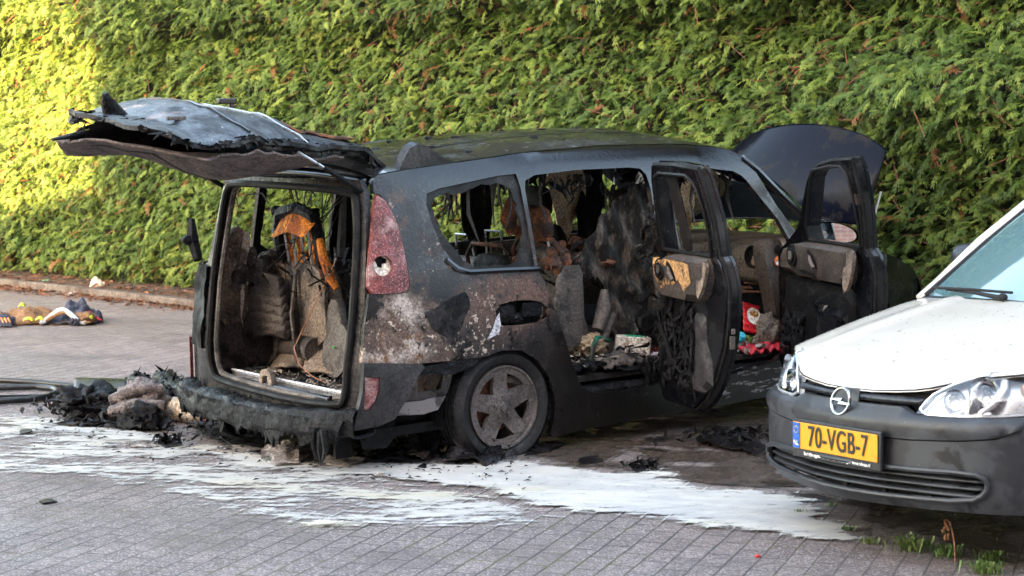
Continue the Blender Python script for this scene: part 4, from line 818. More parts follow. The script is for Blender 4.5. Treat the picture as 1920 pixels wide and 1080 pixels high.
# ------------------------------------------------------------------ interior
b = MB(); b.box((.75, 0, .335), (3.05, 1.62, .03)); b.grid(30, 24, lambda u, v: (-.84 + .95 * u, -.74 + 1.46 * v, .365 + .012 * fbm(u * 7, v * 7, 1))); b.build('floor', M('sooty_carpet', (.030, .027, .026), [((.085, .075, .068), 7, .54, .66), ((.20, .17, .14), 24, .66, .72)], rough=(.7, .95), bump=(60, .8, .008)), CAR)
b = MB(); b.box((-.875, -.12, .372), (.10, 1.10, .05)); b.build('load_sill', m_dark, CAR, bevel=.012)
b = MB(); b.box((-.845, -.14, .405), (.012, 1.14, .030), Matrix.Rotation(R(-38), 3, 'Y')); b.build('sill_strip', M('bright_sill_metal', (.62, .63, .66), [((.2, .19, .19), 9, .56, .68)], rough=(.3, .5)), CAR, bevel=.003)
b = MB(); b.panel(smooth2([(-.07, -.05), (-.06, .06), (-.01, .085), (.05, .075), (.075, .0), (.06, -.05)], 1), lambda y, z: (-.925, y - .06, z + .39), holes=[[(-.03, -.01), (-.02, .05), (.03, .04), (.04, -.01)]], sp=.02, thick=.03, nrm=(1, 0, 0)); b.build('lock_striker', m_brownp, CAR, bevel=.004)
# side trims of the boot
def trimL(x, z): return (x, .66 + .05 * math.sin((z - .36) * 5) + .01 * fbm(x * 5, z * 5), z)
b = MB(); b.panel([(-.86, .37), (.55, .37), (.55, .92), (-.30, .96), (-.76, .99), (-.84, .7)], trimL, sp=.06, thick=.02, nrm=(0, 1, 0)); b.build('boot_trim', m_plast, CAR)
b = MB(); b.panel(smooth2([(-.83, .62), (-.60, .66), (-.62, 1.02), (-.66, 1.16), (-.72, 1.20), (-.77, 1.10), (-.80, .9)], 1), lambda x, z: (x, .60 - .10 * (z - .9), z), sp=.05, thick=.03, nrm=(0, 1, 0)); b.build('pillar_trim', m_brownp, CAR)
b = MB(); b.panel([(-.86, .40), (.25, .40), (.25, .93), (-.62, .93), (-.80, .80)], lambda x, z: (x, -.77, z), sp=.09, thick=.02, nrm=(0, 1, 0)); b.build('boot_trim', m_black, CAR)
for x, w_ in ((.14, .10), (.75, .0)):
    if w_: b = MB(); b.tube([(x, .80, .95), (x + .01, .77, 1.42)], [.05, .035], n=8); b.build('pillar_remains', m_black, CAR)
b = MB()
for k in range(34): b.blob((rnd(-.72, -.35), rnd(.52, .64), rnd(.82, 1.02)), (rnd(.02, .05), rnd(.015, .04), rnd(.02, .06)), 2, .6, 3, k)
b.build('burnt_trim_remains', M('ashy_remains', (.075, .062, .052), [((.02, .018, .017), 9, .46, .6), ((.20, .17, .14), 22, .6, .68)], rough=(.85, 1), bump=(60, 1, .01)), CAR)
# ribbed backrest lying on the left of the boot
b = MB()
def rib(u, v):
    y = .70 - .30 * u + .13 * (1 - v) * (1 - u) - .06 * (1 - v); z = .52 + .38 * v + .04 * u * (1 - v); r_ = .018 * math.sin(v * 44 + u * 2) if v < .82 else .02
    return (-.56 + .03 * math.sin(u * 3.1) * -1 - r_ * .7 + .05 * u, y, z + .03 * math.sin(u * 3.1))
b.grid(24, 90, rib); o = b.build('ribbed_seat_base', m_plast, CAR); md = o.modifiers.new('s', 'SOLIDIFY'); md.thickness = .05; md.offset = 1
# tilted boards and scraps on the boot floor
for pl in ([(-.50, .60, .44), (-.42, .30, .52), (-.56, .18, .42), (-.62, .45, .385)], [(-.46, .27, .50), (-.40, -.05, .48), (-.50, -.20, .395), (-.57, .15, .40)]):
    A_ = [Vector(p) for p in pl]; b = MB(); b.grid(16, 10, lambda u, v: A_[0].lerp(A_[1], u).lerp(A_[3].lerp(A_[2], u), v) + Vector((0, 0, .02 * math.sin(u * 3.1) + .008 * fbm(u * 5, v * 5)))); o = b.build('floor_board', m_brownp, CAR); md = o.modifiers.new('s', 'SOLIDIFY'); md.thickness = .018

def loft(b, rings):
    """closed cross-sections: (centre, half width vector, half depth vector)"""
    n = 24; vs = []
    for c, a, d in rings:
        c, a, d = Vector(c), Vector(a), Vector(d)
        for k in range(n):
            q = 2 * math.pi * k / n; cc, ss = math.cos(q), math.sin(q); pw = lambda t: math.copysign(abs(t) ** .55, t); vs.append(c + a * pw(cc) + d * pw(ss))
    m = len(rings); fs = [(i * n + k, i * n + (k + 1) % n, (i + 1) * n + (k + 1) % n, (i + 1) * n + k) for i in range(m - 1) for k in range(n)]
    fs += [tuple(range(n))[::-1], tuple((m - 1) * n + k for k in range(n))]; return b.add(vs, fs)
def seat(x, y, lean, wd, mat_, hmat, label, top=.98, base=True, head=True, rods=True, headmat=None):
    ca, sa = math.cos(R(lean)), math.sin(R(lean)); up = Vector((-sa, 0, ca)); fw = Vector((ca, 0, sa)); o = Vector((x, y, .46))
    b = MB(); H_ = (top - .46) / ca; rg = []
    for t, kw, kd, of in ((0, .86, .070, .02), (.12, 1, .085, .02), (.4, 1.0, .075, .0), (.7, .98, .062, -.005), (.9, .90, .050, 0), (.98, .74, .038, .005), (1.0, .55, .020, .01)):
        rg.append((o + up * (H_ * t) + fw * of, Vector((0, wd * kw, 0)), fw * kd))
    loft(b, rg)
    if base: loft(b, [(o + Vector((-.02 + .5 * t, 0, .0 - .02 * math.sin(t * 6))), Vector((0, wd * (1 - .1 * (t > .9)), 0)), Vector((0, 0, .075 * (1 if 0 < t < 1 else .5)))) for t in (0, .06, .3, .6, .92, 1)])
    st = b.build('seat', mat_, CAR, ang=60); st['label'] = label
    if base:
        b = MB(); loft(b, [((x + .02 + .4 * t, y, .40 - .03 * (1 - t)), (0, wd * .85, 0), (0, 0, .05)) for t in (0, .5, 1)]); b.build('seat_frame', m_black, st)
    hc = o + up * (H_ + .14)
    if rods:
        b = MB()
        for yy in (-.09, .09): b.tube([o + up * (H_ - .03) + Vector((0, yy, 0)), hc + Vector((0, yy * .8, 0))], .007, n=6)
        b.tube([hc + Vector((0, -.075, 0)), hc + Vector((0, .075, 0))], .007, n=6); b.build('headrest_rods', m_steel, st)
    if head:
        b = MB(); loft(b, [(hc + up * (.10 * t), Vector((0, .125 * k, 0)), fw * .045 * k) for t, k in ((-.95, .7), (-.7, .95), (0, 1.05), (.7, .95), (.95, .65))]); b.build('headrest', headmat or hmat, st, ang=60)
    return st
# third-row seat seen through the tailgate opening (bare orange foam on its frame)
x0, y0 = -.38, .345
st = seat(x0 + .03, y0, 6, .295, m_brownp, m_black, 'rear seat with bare orange foam showing over its metal frame', top=.99, head=False, rods=False, base=False)
b = MB(); b.tube([(x0 - .05, y0 - .20, .96), (x0 - .07, y0 - .20, 1.15), (x0 - .075, y0 - .17, 1.24), (x0 - .075, y0, 1.28), (x0 - .075, y0 + .17, 1.25), (x0 - .07, y0 + .205, 1.15), (x0 - .05, y0 + .21, .9)], [.03, .035, .04, .04, .045, .045, .03], n=9)
for k in range(16): b.blob((x0 - .07 + rnd(-.02, .02), y0 + rnd(-.2, .22), rnd(1.20, 1.30)), (.03, .04, .025), 2, .6, 3, k)
b.build('charred_cover', m_melt, st)
b = MB(); loft(b, [((x0 - .125 + .02 * t, y0 - .01 + .40 * (t - .5), 1.222 - .22 * (t - .45) ** 2), (.016, 0, .016), (.025, .0, .058 * k)) for t, k in ((0, .4), (.1, .9), (.3, 1.1), (.5, 1.0), (.7, 1.05), (.9, .9), (1.0, .4))]); b.build('headrest_foam', m_foamo, st, ang=60)
b = MB()
for yy in (-.13, -.05, .04, .12): b.tube([(x0 - .09, y0 + yy, 1.17), (x0 - .06, y0 + yy, .94)], .008, n=6)
b.build('headrest_rods', m_steel, st)
b = MB()
for yy, w_ in ((.15, .05), (.02, .045), (-.11, .05)): b.grid(4, 10, lambda u, v: (x0 - .045 + .02 * fbm(u * 4 + yy, v * 4), y0 + yy + w_ * (2 * u - 1), .93 + .23 * v))
b.build('back_foam', m_foamo, st)
b = MB(); b.tube([(x0 - .07, y0 - .22, 1.12), (x0 - .08, y0 - .27, 1.02), (x0 - .07, y0 - .32, .92), (x0 - .06, y0 - .36, .86)], [.022, .028, .03, .016], n=9); o = b.build('torn_foam', m_foamo, st)
b = MB(); b.panel(smooth2([(-.29, .50), (.29, .55), (.295, .94), (.15, .985), (.03, .90), (.0, .97), (-.20, .99), (-.30, .93)], 1), lambda y, z: (x0 - .09 + .1 * (.75 - z) + .01 * fbm(y * 8, z * 8), y0 + y, z), holes=[[(-.02, .88), (.015, .88), (.015, .76), (-.02, .77)]], sp=.03, thick=.02, nrm=(1, 0, 0)); b.build('seat_back_shell', m_brownp, st)
b = MB()
b.lathe([(0, -.02), (.12, -.02), (.13, -.01), (.13, .02), (0, .02)], 30, Matrix.Translation((x0 - .10, y0 - .43, .53)) @ Matrix.Rotation(R(-80), 4, 'Y') @ Matrix.Scale(1.15, 4, (1, 0, 0)))
loft(b, [((x0 - .08 + .03 * t, y0 - .37 + .02 * t, .60 + .20 * t), (0, .085 * k, 0), (.03, 0, 0)) for t, k in ((0, .7), (.2, 1), (.5, .9), (.8, .7), (1, .3))])
b.build('hinge_cover', m_plast, st); b = MB(); b.blob((x0 - .13, y0 - .43, .55), (.008, .008, .008), 1, 0); b.build('marker_dot', M('green_dot', (.1, .75, .12), rough=(.5, .5)), st)
b = MB(); b.tube([(x0 - .08, y0 - .17, .50), (x0 - .06, y0 + .2, .50)], .075, n=16); b.tube([(x0 - .12, y0 + .18, .56), (x0 - .14, y0 + .16, .42)], .025, n=7); b.tube([(x0 - .12, y0 - .05, .95), (x0 - .15, y0 - .03, .7), (x0 - .18, y0 - .12, .45)], .012, n=6); b.build('seat_frame', m_plast, st)
# second and front row
seat(.78, -.42, 12, .23, m_plast, m_black, 'second row seat with a burnt headrest beside the rear side window', top=1.04, headmat=m_rust)
seat(.86, .16, 8, .22, m_black, m_black, 'blackened middle seat in the second row', top=.96, head=False)
seat(.90, .52, 8, .20, m_plast, m_black, 'far second row seat with melted cover', top=.92, head=False)
fs_ = seat(1.42, -.42, 8, .25, m_plast, m_black, 'front passenger seat under the burnt cover', top=1.10)
seat(1.42, .42, 8, .25, m_black, m_black, 'driver seat burnt black', top=1.10)
b = MB()
loft(b, [((.62 + .05 * t, -.675, .50 + .45 * t), (.07 * k, 0, 0), (0, .02, 0)) for t, k in ((0, 1.4), (.1, 1.9), (.5, 1.6), (.9, 1.2), (1, .8))]); b.tube([(.84, -.70, .58), (.90, -.69, .70), (.91, -.68, .80)], [.035, .045, .02], n=10); b.tube([(.88, -.69, .52), (.96, -.69, .66)], .03, n=8); b.build('seat_side_cover', m_plast, CAR)
b = MB()
for k in range(30): b.blob((rnd(.58, .98), rnd(-.66, -.30), rnd(.94, 1.06) - .0), (rnd(.02, .06), rnd(.02, .05), rnd(.02, .05)), 2, .6, 3, k)
b.build('burnt_seat_top', m_rust, CAR)
# dashboard
b = MB(); loft(b, [((2.42 + .10 * (1 - abs(t) ** 2), .76 * t, .86), (.30, 0, .02), (0, 0, .13 * (1 if abs(t) < .99 else .8))) for t in (-1, -.96, -.7, -.35, 0, .35, .7, .96, 1)]); b.build('dashboard', m_brownp, CAR, ang=60)
b = MB(); b.box((2.50, 0, .62), (.34, 1.5, .32)); b.build('lower_dashboard', m_black, CAR, bevel=.06)
de = smooth2([(2.055, .90), (2.06, .98), (2.10, 1.015), (2.19, 1.02), (2.215, .95), (2.215, .54), (2.17, .53), (2.135, .64), (2.09, .76)], 2)
b = MB(); b.panel(de, lambda x, z: (x, -.800 - .02 * math.sin((z - .53) * 6), z), sp=.04, thick=.10, nrm=(0, 1, 0)); dd = b.build('dashboard_end', m_trim, CAR)
b = MB(); b.panel(arc((2.15, .955), .026, 0, 340, 17), lambda x, z: (x, -.826, z), sp=.02, thick=.004, nrm=(0, 1, 0)); b.build('air_vent', m_black, dd)
b = MB(); b.panel(arc((2.155, .885), .030, 0, 340, 17), lambda x, z: (x, -.826, z), sp=.02, thick=.003, nrm=(0, 1, 0)); sk = b.build('sticker', m_orange, dd)
for a0 in (0, 180):
    b = MB(); b.panel([(2.155, .885)] + arc((2.155, .885), .025, a0 + 6, a0 + 84, 6), lambda x, z: (x, -.828, z), sp=.02, thick=0); b.build('sticker_quadrant', m_blk if a0 == 0 else m_wht, sk)
b = MB(); b.lathe([(0, .0), (.05, .0), (.06, .02), (.07, .015)], 20, Matrix.Translation((2.16, -.62, .90)) @ Matrix.Rotation(R(-90), 4, 'Y')); b.build('side_vent', m_black, CAR)
# curtain airbags, centre-pillar remains, belts, wires
def hang(name, outl, y, amp, m_, seed, th=.006, par=CAR):
    b = MB(); b.panel(jag(outl, .014, .03, seed), lambda x, z: (x, y + amp * math.sin(x * 34 + z * 6 + seed) * .6 + amp * fbm(x * 6, z * 5, seed), z), sp=.025, thick=th, nrm=(0, 1, 0)); return b.build(name, m_, par)
hang('curtain_airbag', [(1.56, 1.37), (1.60, 1.43), (1.88, 1.43), (1.86, 1.25), (1.80, 1.10), (1.73, .94), (1.62, .94), (1.645, 1.07), (1.615, 1.2)], .62, .022, m_bag, 3)
hang('side_airbag', [(2.19, 1.34), (2.35, 1.36), (2.37, 1.19), (2.30, .99), (2.262, .86), (2.226, 1.0)], .10, .018, m_bag, 9)
hang('burnt_curtain', [(1.85, 1.43), (2.0, 1.42), (2.02, 1.2), (1.95, .98), (1.80, .96), (1.78, 1.15)], .60, .03, m_black, 5)
hang('burnt_lining', [(.70, 1.40), (.90, 1.41), (.89, 1.12), (.80, 1.02), (.73, 1.1)], .40, .03, m_melt, 6)
b = MB(); b.tube([(.60, -.30, 1.37), (.62, -.30, 1.29), (.655, -.31, 1.14), (.665, -.31, 1.08)], .011, n=6, flat=2.0); b.build('seat_belt_arm', m_alu, CAR)
b = MB(); b.tube([(.52, -.35, 1.12), (.49, -.35, 1.20), (.52, -.35, 1.28), (.60, -.35, 1.26), (.62, -.35, 1.16), (.56, -.35, 1.10)], [.03, .05, .05, .05, .05, .03], n=8); b.build('burnt_headrest', m_rust, CAR)
random.seed(31); b = MB()
for k in range(30):
    x, sgn = rnd(-.3, 2.0), random.choice((-1, 1, 1)); p = Vector((x, sgn * .70 * rnd(.8, 1), rnd(1.40, 1.46))); l = rnd(.08, .34); b.tube([p, p + Vector((rnd(-.03, .03), rnd(-.03, .03), -l * .5)), p + Vector((rnd(-.05, .05), rnd(-.04, .04), -l))], [rnd(.008, .022), rnd(.006, .014), .003], n=5)
for k in range(12):
    p = Vector((rnd(-.6, -.2), rnd(.0, .5), rnd(1.40, 1.44))); q = Vector((rnd(-.6, -.2), rnd(.1, .6), rnd(.9, 1.1))); m_ = p.lerp(q, .5) + Vector((rnd(-.05, .05), rnd(-.12, .12), rnd(-.15, .05))); b.tube([p, p.lerp(m_, .5) + Vector((0, rnd(-.03, .03), 0)), m_, m_.lerp(q, .5), q], .0035, n=5)
b.tube([(-.72, .55, 1.35), (-.74, .50, 1.30), (-.72, .42, 1.37), (-.70, .30, 1.38), (-.70, .24, 1.33)], .004, n=5); b.build('loose_wires', m_wirek, CAR)['kind'] = 'stuff'
b = MB(); b.tube([(-.46, -.06, 1.03), (-.50, -.02, .92), (-.53, .06, .78), (-.56, .16, .62), (-.60, .18, .53), (-.62, .10, .45), (-.66, -.10, .41), (-.70, -.30, .40)], .0035, n=5); b.build('copper_wire', m_wire, CAR)
hang('rag_strip', [(-.70, 1.16), (-.66, 1.15), (-.67, .90), (-.69, .78), (-.70, .62), (-.715, .80)], .54, .02, M('pale_rag', (.40, .34, .29), [((.1, .08, .07), 9, .5, .6)], rough=(.9, 1)), 2)
# burnt lumps along the open rear door sill
random.seed(12); b = MB()
for k in range(40): b.blob((rnd(.50, 1.15), rnd(-.86, -.45), .37 + rnd(-.02, .05)), (rnd(.02, .07), rnd(.02, .06), rnd(.012, .035)), 2, .6, 3, k)
for k in range(9):
    p = Vector((1.04 + rnd(-.04, .1), rnd(-.90, -.84), rnd(.36, .42))); b.tube([p, p + Vector((rnd(-.02, .04), -.02, -.06)), p + Vector((rnd(-.02, .06), -.02, rnd(-.19, -.1)))], [.016, .012, .004], n=6)
b.build('melted_carpet', m_melt, CAR)
b = MB()
for k in range(30): b.blob((rnd(1.3, 2.1), rnd(-.86, -.5), .35 + rnd(0, .04)), (rnd(.02, .06), rnd(.02, .05), rnd(.01, .03)), 2, .6, 3, k)
b.build('debris_layer', M('ash_and_paper', (.10, .09, .085), [((.42, .40, .37), 9, .56, .66), ((.02, .02, .02), 6, .5, .6)], rough=(.7, 1), bump=(40, 1, .01)), CAR)['kind'] = 'stuff'

# thin charred shreds, flakes and ash through the cabin
random.seed(52); b = MB()
def shred(p, l, wd, drop):
    d = Vector((random.gauss(0, 1), random.gauss(0, 1), random.gauss(-drop, .5))).normalized(); e = d.orthogonal().normalized() * wd; e.rotate(Matrix.Rotation(rnd(0, 3), 3, d)); k = Vector((random.gauss(0, .25), random.gauss(0, .25), 0)) * l
    b.add([p - e, p + e, p + d * l * .5 + e * 1.2 + k, p + d * l * .5 - e * .8 + k, p + d * l], [(0, 1, 2, 3), (3, 2, 4)])
for k in range(150): shred(Vector((rnd(.3, 1.15), rnd(-.86, -.3), rnd(.38, .50))), rnd(.03, .10), rnd(.004, .018), 0)
for k in range(120): shred(Vector((rnd(-.7, .2), rnd(-.4, .66), rnd(.84, 1.06))), rnd(.05, .18), rnd(.004, .016), 1.2)
for k in range(110): shred(Vector((rnd(.6, 1.1), rnd(-.66, -.2), rnd(.86, 1.08))), rnd(.04, .14), rnd(.004, .016), 1.0)
for k in range(150): shred(Vector((rnd(.2, 2.0), random.choice((.66, .70, -.70)), rnd(1.38, 1.46))), rnd(.05, .18), rnd(.004, .018), 2.2)
for k in range(140): shred(Vector((rnd(-.84, -.35), rnd(-.7, .6), rnd(.375, .40))), rnd(.03, .09), rnd(.003, .012), 0)
for k in range(80): shred(Vector((rnd(1.05, 1.2), rnd(-.9, -.8), rnd(.4, 1.3))), rnd(.04, .14), rnd(.004, .012), 1.5)
b.build('charred_shreds', m_melt, CAR, smooth=False, norm=False)['kind'] = 'stuff'
b = MB()
for k in range(240): shred(Vector((rnd(-.86, -.4), rnd(-.72, .58), .385)), rnd(.02, .06), rnd(.004, .012), 0)
for k in range(160): shred(Vector((rnd(1.3, 2.1), rnd(-.86, -.5), rnd(.36, .40))), rnd(.02, .06), rnd(.004, .014), 0)
for k in range(120): shred(Vector((rnd(.5, 1.15), rnd(-.86, -.5), rnd(.40, .46))), rnd(.02, .06), rnd(.003, .012), 0)
b.build('ash_flakes', M('ash_flakes', (.36, .32, .28), [((.08, .07, .06), 14, .48, .6)], rough=(.8, 1)), CAR, smooth=False, norm=False)['kind'] = 'stuff'
# springs and bare tubes of the burnt seats
for (x, y, z) in ((.80, -.42, 1.02), (.90, .16, .95)):
    b = MB(); b.tube([(x - .10, y - .22, .62), (x - .16, y - .22, z), (x - .17, y - .15, z + .07), (x - .17, y + .15, z + .07), (x - .16, y + .22, z), (x - .10, y + .22, .62)], .013, n=7); b.tube([(x - .15, y - .22, z - .1), (x - .15, y + .22, z - .1)], .008, n=5); b.build('seat_back_frame', m_rust, CAR)

# extinguisher residue run down the sill under the front door opening
b = MB(); random.seed(90)
for k in range(34):
    x, z = rnd(1.32, 2.12), rnd(.13, .31); l, w_ = rnd(.02, .09), rnd(.004, .012); pl = jag([(x - l, z), (x, z - w_), (x + l, z + .003), (x, z + w_)], .008, .008, k)
    b.panel(pl, lambda a, c: (a, -hw(a, c) - .004, c), sp=.012, thick=0, grid=False)
b.build('powder_streaks', M('extinguisher_powder', (.30, .30, .32), [((.03, .03, .032), 40, .46, .58)], rough=(.7, .9)), CAR, smooth=False, norm=False)['kind'] = 'stuff'
# ragged shreds along the edges of the tailgate
b = MB(); random.seed(33)
for k in range(170):
    s_ = rnd(.9, 1.95); w_ = float(np.interp(s_, TX, TW)); t = -.97 if k % 3 else rnd(-.4, .4); s_ = s_ if k % 3 else rnd(1.62, 1.9); shred(Vector(tg(s_, w_ * t)), rnd(.02, .08), rnd(.003, .012), .6)
b.build('charred_shreds', m_melt, GATE, smooth=False, norm=False)['kind'] = 'stuff'

# ------------------------------------------------------------------ parked white van
VAN = empty('parked_van', (1.322, 7.238, 0), (R(2.0), 0, R(-150)))
tag(VAN, 'white parked delivery van with black bumper and yellow number plate', 'van')
m_whitep = M('white_van_paint', (.58, .545, .49), [((.53, .50, .45), 2.5, .5, .7), ((.10, .10, .10), 95, .735, .76, 2), ((.30, .29, .28), 38, .74, .77, 2)], rough=(.14, .24), coat=.6, rs=3)
m_bump = M('weathered_black_bumper', (.022, .023, .026), [((.040, .043, .048), 3.2, .50, .58, 5, None, .5), ((.013, .0135, .015), 6, .54, .62, 4, None, .35), ((.16, .16, .165), 80, .73, .76, 2)], rough=(.40, .58), rs=4, bump=(240, .16, .0012), grain=False)
m_grille = M('dark_grille_plastic', (.015, .017, .021), [((.035, .04, .048), 6, .5, .6)], rough=(.25, .5))
m_hole = M('black_trim_and_gap_shade', (.008, .008, .009), rough=(.8, .9))  # own black of wipers and seals; also paints shade into grille and bonnet gaps
m_lens = glass('clear_lamp_lens', (.97, .98, .99), .04, .02)
m_refl = M('lamp_reflector', (.80, .82, .85), [((.62, .66, .72), 9, .45, .6)], rough=(.06, .2), metal=1)
m_shell = M('lamp_silver_shell', (.60, .62, .65), rough=(.25, .35), metal=.6)
m_yel = M('yellow_plate', (.72, .32, .010), [((.58, .25, .01), 14, .56, .66)], rough=(.35, .5), grain=False); m_eu = M('blue_plate_band', (.015, .09, .38), rough=(.4, .4))
m_vglass = M('sky_toned_glass', (.085, .165, .185), [((.20, .26, .28), 60, .72, .75, 2)], rough=(.02, .06), spec=.9, coat=1)  # teal base colour carries the sky reflection and a dirty film
m_star = M('star_yellow', (.6, .5, .1), rough=(.5, .5))
YT = [0, .2, .34, .5, .645, .72, .78, .82, .838, .842]; XT = [0, -.02, -.055, -.10, -.16, -.215, -.29, -.38, -.50, -.85]
ZT = [.2, .24, .28, .38, .5, .56, .575, .61, .68, .78, .85]; PT = [-.05, -.03, -.01, 0, 0, 0, -.008, -.04, -.06, -.15, -.24]
_yy = np.concatenate([np.linspace(0, .78, 60), np.linspace(.78, .842, 40)[1:]]); _xx = np.interp(_yy, YT, XT)
_k = np.exp(-np.linspace(-2, 2, 9) ** 2); _k /= _k.sum(); _xs = np.convolve(np.concatenate([_xx[8:0:-1], _xx, np.full(8, _xx[-1])]), _k, 'same')[8:-8]; _xx = np.where(_yy < .8, _xs, _xx)
_ss = np.concatenate([[0], np.cumsum(np.hypot(np.diff(_xx), np.diff(_yy)))])
def Sy(y): return math.copysign(float(np.interp(abs(y), _yy, _ss)), y)
def fas(s_, z, off=0.0):
    a = abs(s_); x = float(np.interp(a, _ss, _xx)); y = float(np.interp(a, _ss, _yy)); e = .004
    dx = float(np.interp(a + e, _ss, _xx) - np.interp(a - e, _ss, _xx)); dy = float(np.interp(a + e, _ss, _yy) - np.interp(a - e, _ss, _yy)) if a > e else 1
    l = math.hypot(dx, dy) or 1; nx, ny = dy / l, -dx / l
    p = float(np.interp(z, ZT, PT)) + off
    return (x + p * (1 if a < .6 else nx + (1 - nx) * .3), math.copysign(1, s_) * (y + p * ny * (0 if a < .6 else 1)), z)
Q = lambda l: [(Sy(y), z) for y, z in l]
def mirror(l): return [(-u, v) for u, v in l[::-1]]
slot = smooth2(Q([(-.62, .372), (-.3, .385), (0, .388), (.3, .385), (.62, .395), (.665, .37), (.66, .32), (.60, .282), (.3, .272), (0, .268), (-.3, .272), (-.58, .28), (-.655, .31)]), 1)
L_ = [(.36, .600), (.40, .665), (.456, .708), (.522, .742), (.60, .764), (.70, .772), (.775, .762), (.815, .72), (.822, .66), (.80, .625), (.748, .612), (.54, .601)]
lampo = Q(L_)
# bumper: lower skin, seam, upper skin with its ledge
e_ = Sy(.8421)
seam = [(0, .499), (.357, .500), (.563, .512), (.685, .528), (.745, .56), (.775, .604)]
se_r = Q(seam); se_l = mirror(se_r)
low = [(-e_, .26), (-Sy(.75), .235)] + [(s_, .222 + .02 * abs(s_)) for s_ in np.linspace(-.6, .6, 9)] + [(Sy(.75), .235), (e_, .26), (e_, .60), (Sy(.79), .606)] + [(u, v - .003) for u, v in se_r[::-1]] + [(u, v - .003) for u, v in se_l[::-1][1:]][::1] + [(-Sy(.79), .606), (-e_, .60)]
low = [(-e_, .26), (-Sy(.75), .235)] + [(s_, .222 + .02 * abs(s_)) for s_ in np.linspace(-.6, .6, 9)] + [(Sy(.75), .235), (e_, .26), (e_, .60), (Sy(.79), .606)] + [(u, v - .003) for u, v in se_r[::-1]] + [(-u, v - .003) for u, v in se_r[1:]] + [(-Sy(.79), .606), (-e_, .60)]
b = MB(); b.panel(low, fas, holes=[slot], sp=.035, thick=.03, nrm=(-1, 0, 0)); BUM = b.build('bumper', m_bump, VAN, ang=60)
upp = [(u, v + .003) for u, v in se_r] + Q([(.77, .609), (.54, .598), (.36, .596), (.30, .622), (0, .622), (-.30, .622), (-.36, .596), (-.54, .598), (-.77, .609)]) + [(-u, v + .003) for u, v in se_r[::-1][:-1]]
def fasu(s_, z): return fas(s_, z, .006 + .010 * max(0, min(1, (z - .53) / .03)) - .0 * z)
b = MB(); b.panel(upp, fasu, sp=.03, thick=.03, nrm=(-1, 0, 0)); b.build('upper_bumper', m_bump, VAN, ang=60)
b = MB(); pts = [Vector(fas(u, v, .012)) for u, v in slot]; b.tube(pts + pts[:2], .011, n=8, cap=False); b.build('grille_rim', m_bump, BUM)
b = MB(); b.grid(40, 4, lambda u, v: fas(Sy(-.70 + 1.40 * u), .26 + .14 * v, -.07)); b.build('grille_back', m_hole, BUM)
for k in range(3):
    z0 = .365 - .030 * k; w_ = [.655, .655, .645][k]; b = MB()
    b.grid(40, 4, lambda u, v: Vector(fas(Sy(-w_ + 2 * w_ * u), z0 - .004 + .001 * v, -.004 - .05 * v)) + Vector((0, 0, .018 * v))); o = b.build('grille_slat', m_bump, BUM); md = o.modifiers.new('s', 'SOLIDIFY'); md.thickness = .008
b = MB()
for s_ in (-.42, -.21, 0, .21, .42): b.box(fas(s_, .33, -.045), (.02, .018, .11))
b.build('grille_rib', m_hole, BUM)
# upper grille bar, badge
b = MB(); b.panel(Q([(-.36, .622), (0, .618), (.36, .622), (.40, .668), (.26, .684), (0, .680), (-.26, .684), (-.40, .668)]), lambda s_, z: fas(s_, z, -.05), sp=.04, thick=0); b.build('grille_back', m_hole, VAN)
b = MB(); b.grid(40, 8, lambda u, v: fas(Sy(-.375 + .75 * u), .630 + .030 * v, -.012 + .012 * math.sin(math.pi * v))); o = b.build('grille_bar', m_grille, VAN); md = o.modifiers.new('s', 'SOLIDIFY'); md.thickness = .01
bm_ = Vector((-.010, .014, .622)); tilt = Matrix.Rotation(R(-14), 3, 'Y')
def bpt(y, z, x=0): return bm_ + tilt @ Vector((x, y, z))
b = MB(); b.tube([bpt(.053 * math.cos(q), .053 * math.sin(q)) for q in np.linspace(0, 2 * math.pi, 41)], .0062, n=8, cap=False, flat=1.2); m_bdg = M('badge_metal', (.34, .35, .37), rough=(.2, .3), metal=1); bd = b.build('badge', m_bdg, VAN)
bolt = [(-.060, .007), (.012, .013), (.002, .001), (.062, -.006), (.062, -.011), (-.012, -.012), (-.002, .000), (-.060, .003)]
b = MB(); b.panel(bolt, lambda y, z: bpt(y, z, -.004), sp=.02, thick=.010, nrm=(1, 0, .2)); b.build('badge_bolt', m_bdg, bd)
b = MB(); b.panel(Q([(-.08, .575), (.08, .575), (.07, .672), (-.07, .672)]), lambda s_, z: fas(s_, z, .004 - .2 * s_ * s_), sp=.02, thick=.01, nrm=(-1, 0, 0)); b.build('badge_plinth', m_bump, VAN)
# number plate
PC = Vector((.014, 0, .459))
b = MB(); b.box(PC + Vector((-.012, 0, -.012)), (.016, .548, .158)); npl = b.build('number_plate', M('plate_holder', (.02, .02, .022), rough=(.35, .5)), VAN, bevel=.005)
b = MB(); b.panel([(-.26, -.055), (.26, -.055), (.26, .055), (-.26, .055)], lambda y, z: PC + Vector((-.002, y, z)), sp=.2, thick=.004, nrm=(1, 0, 0)); b.build('plate_face', m_yel, npl, bevel=.002)
b = MB(); b.panel([(-.258, -.053), (-.213, -.053), (-.213, .053), (-.258, .053)], lambda y, z: PC + Vector((.004, y, z)), sp=.2, thick=.0008, nrm=(1, 0, 0)); eu = b.build('plate_band', m_eu, npl, smooth=False)
b = MB()
for k in range(12):
    a = 2 * math.pi * k / 12; b.lathe([(0, .001), (.0022, .001), (.0022, 0)], 6, Matrix.Translation(PC + Vector((.0054, -.2355 + .014 * math.cos(a), .024 + .014 * math.sin(a)))) @ Matrix.Rotation(R(90), 4, 'Y'))
b.build('plate_stars', m_star, eu)
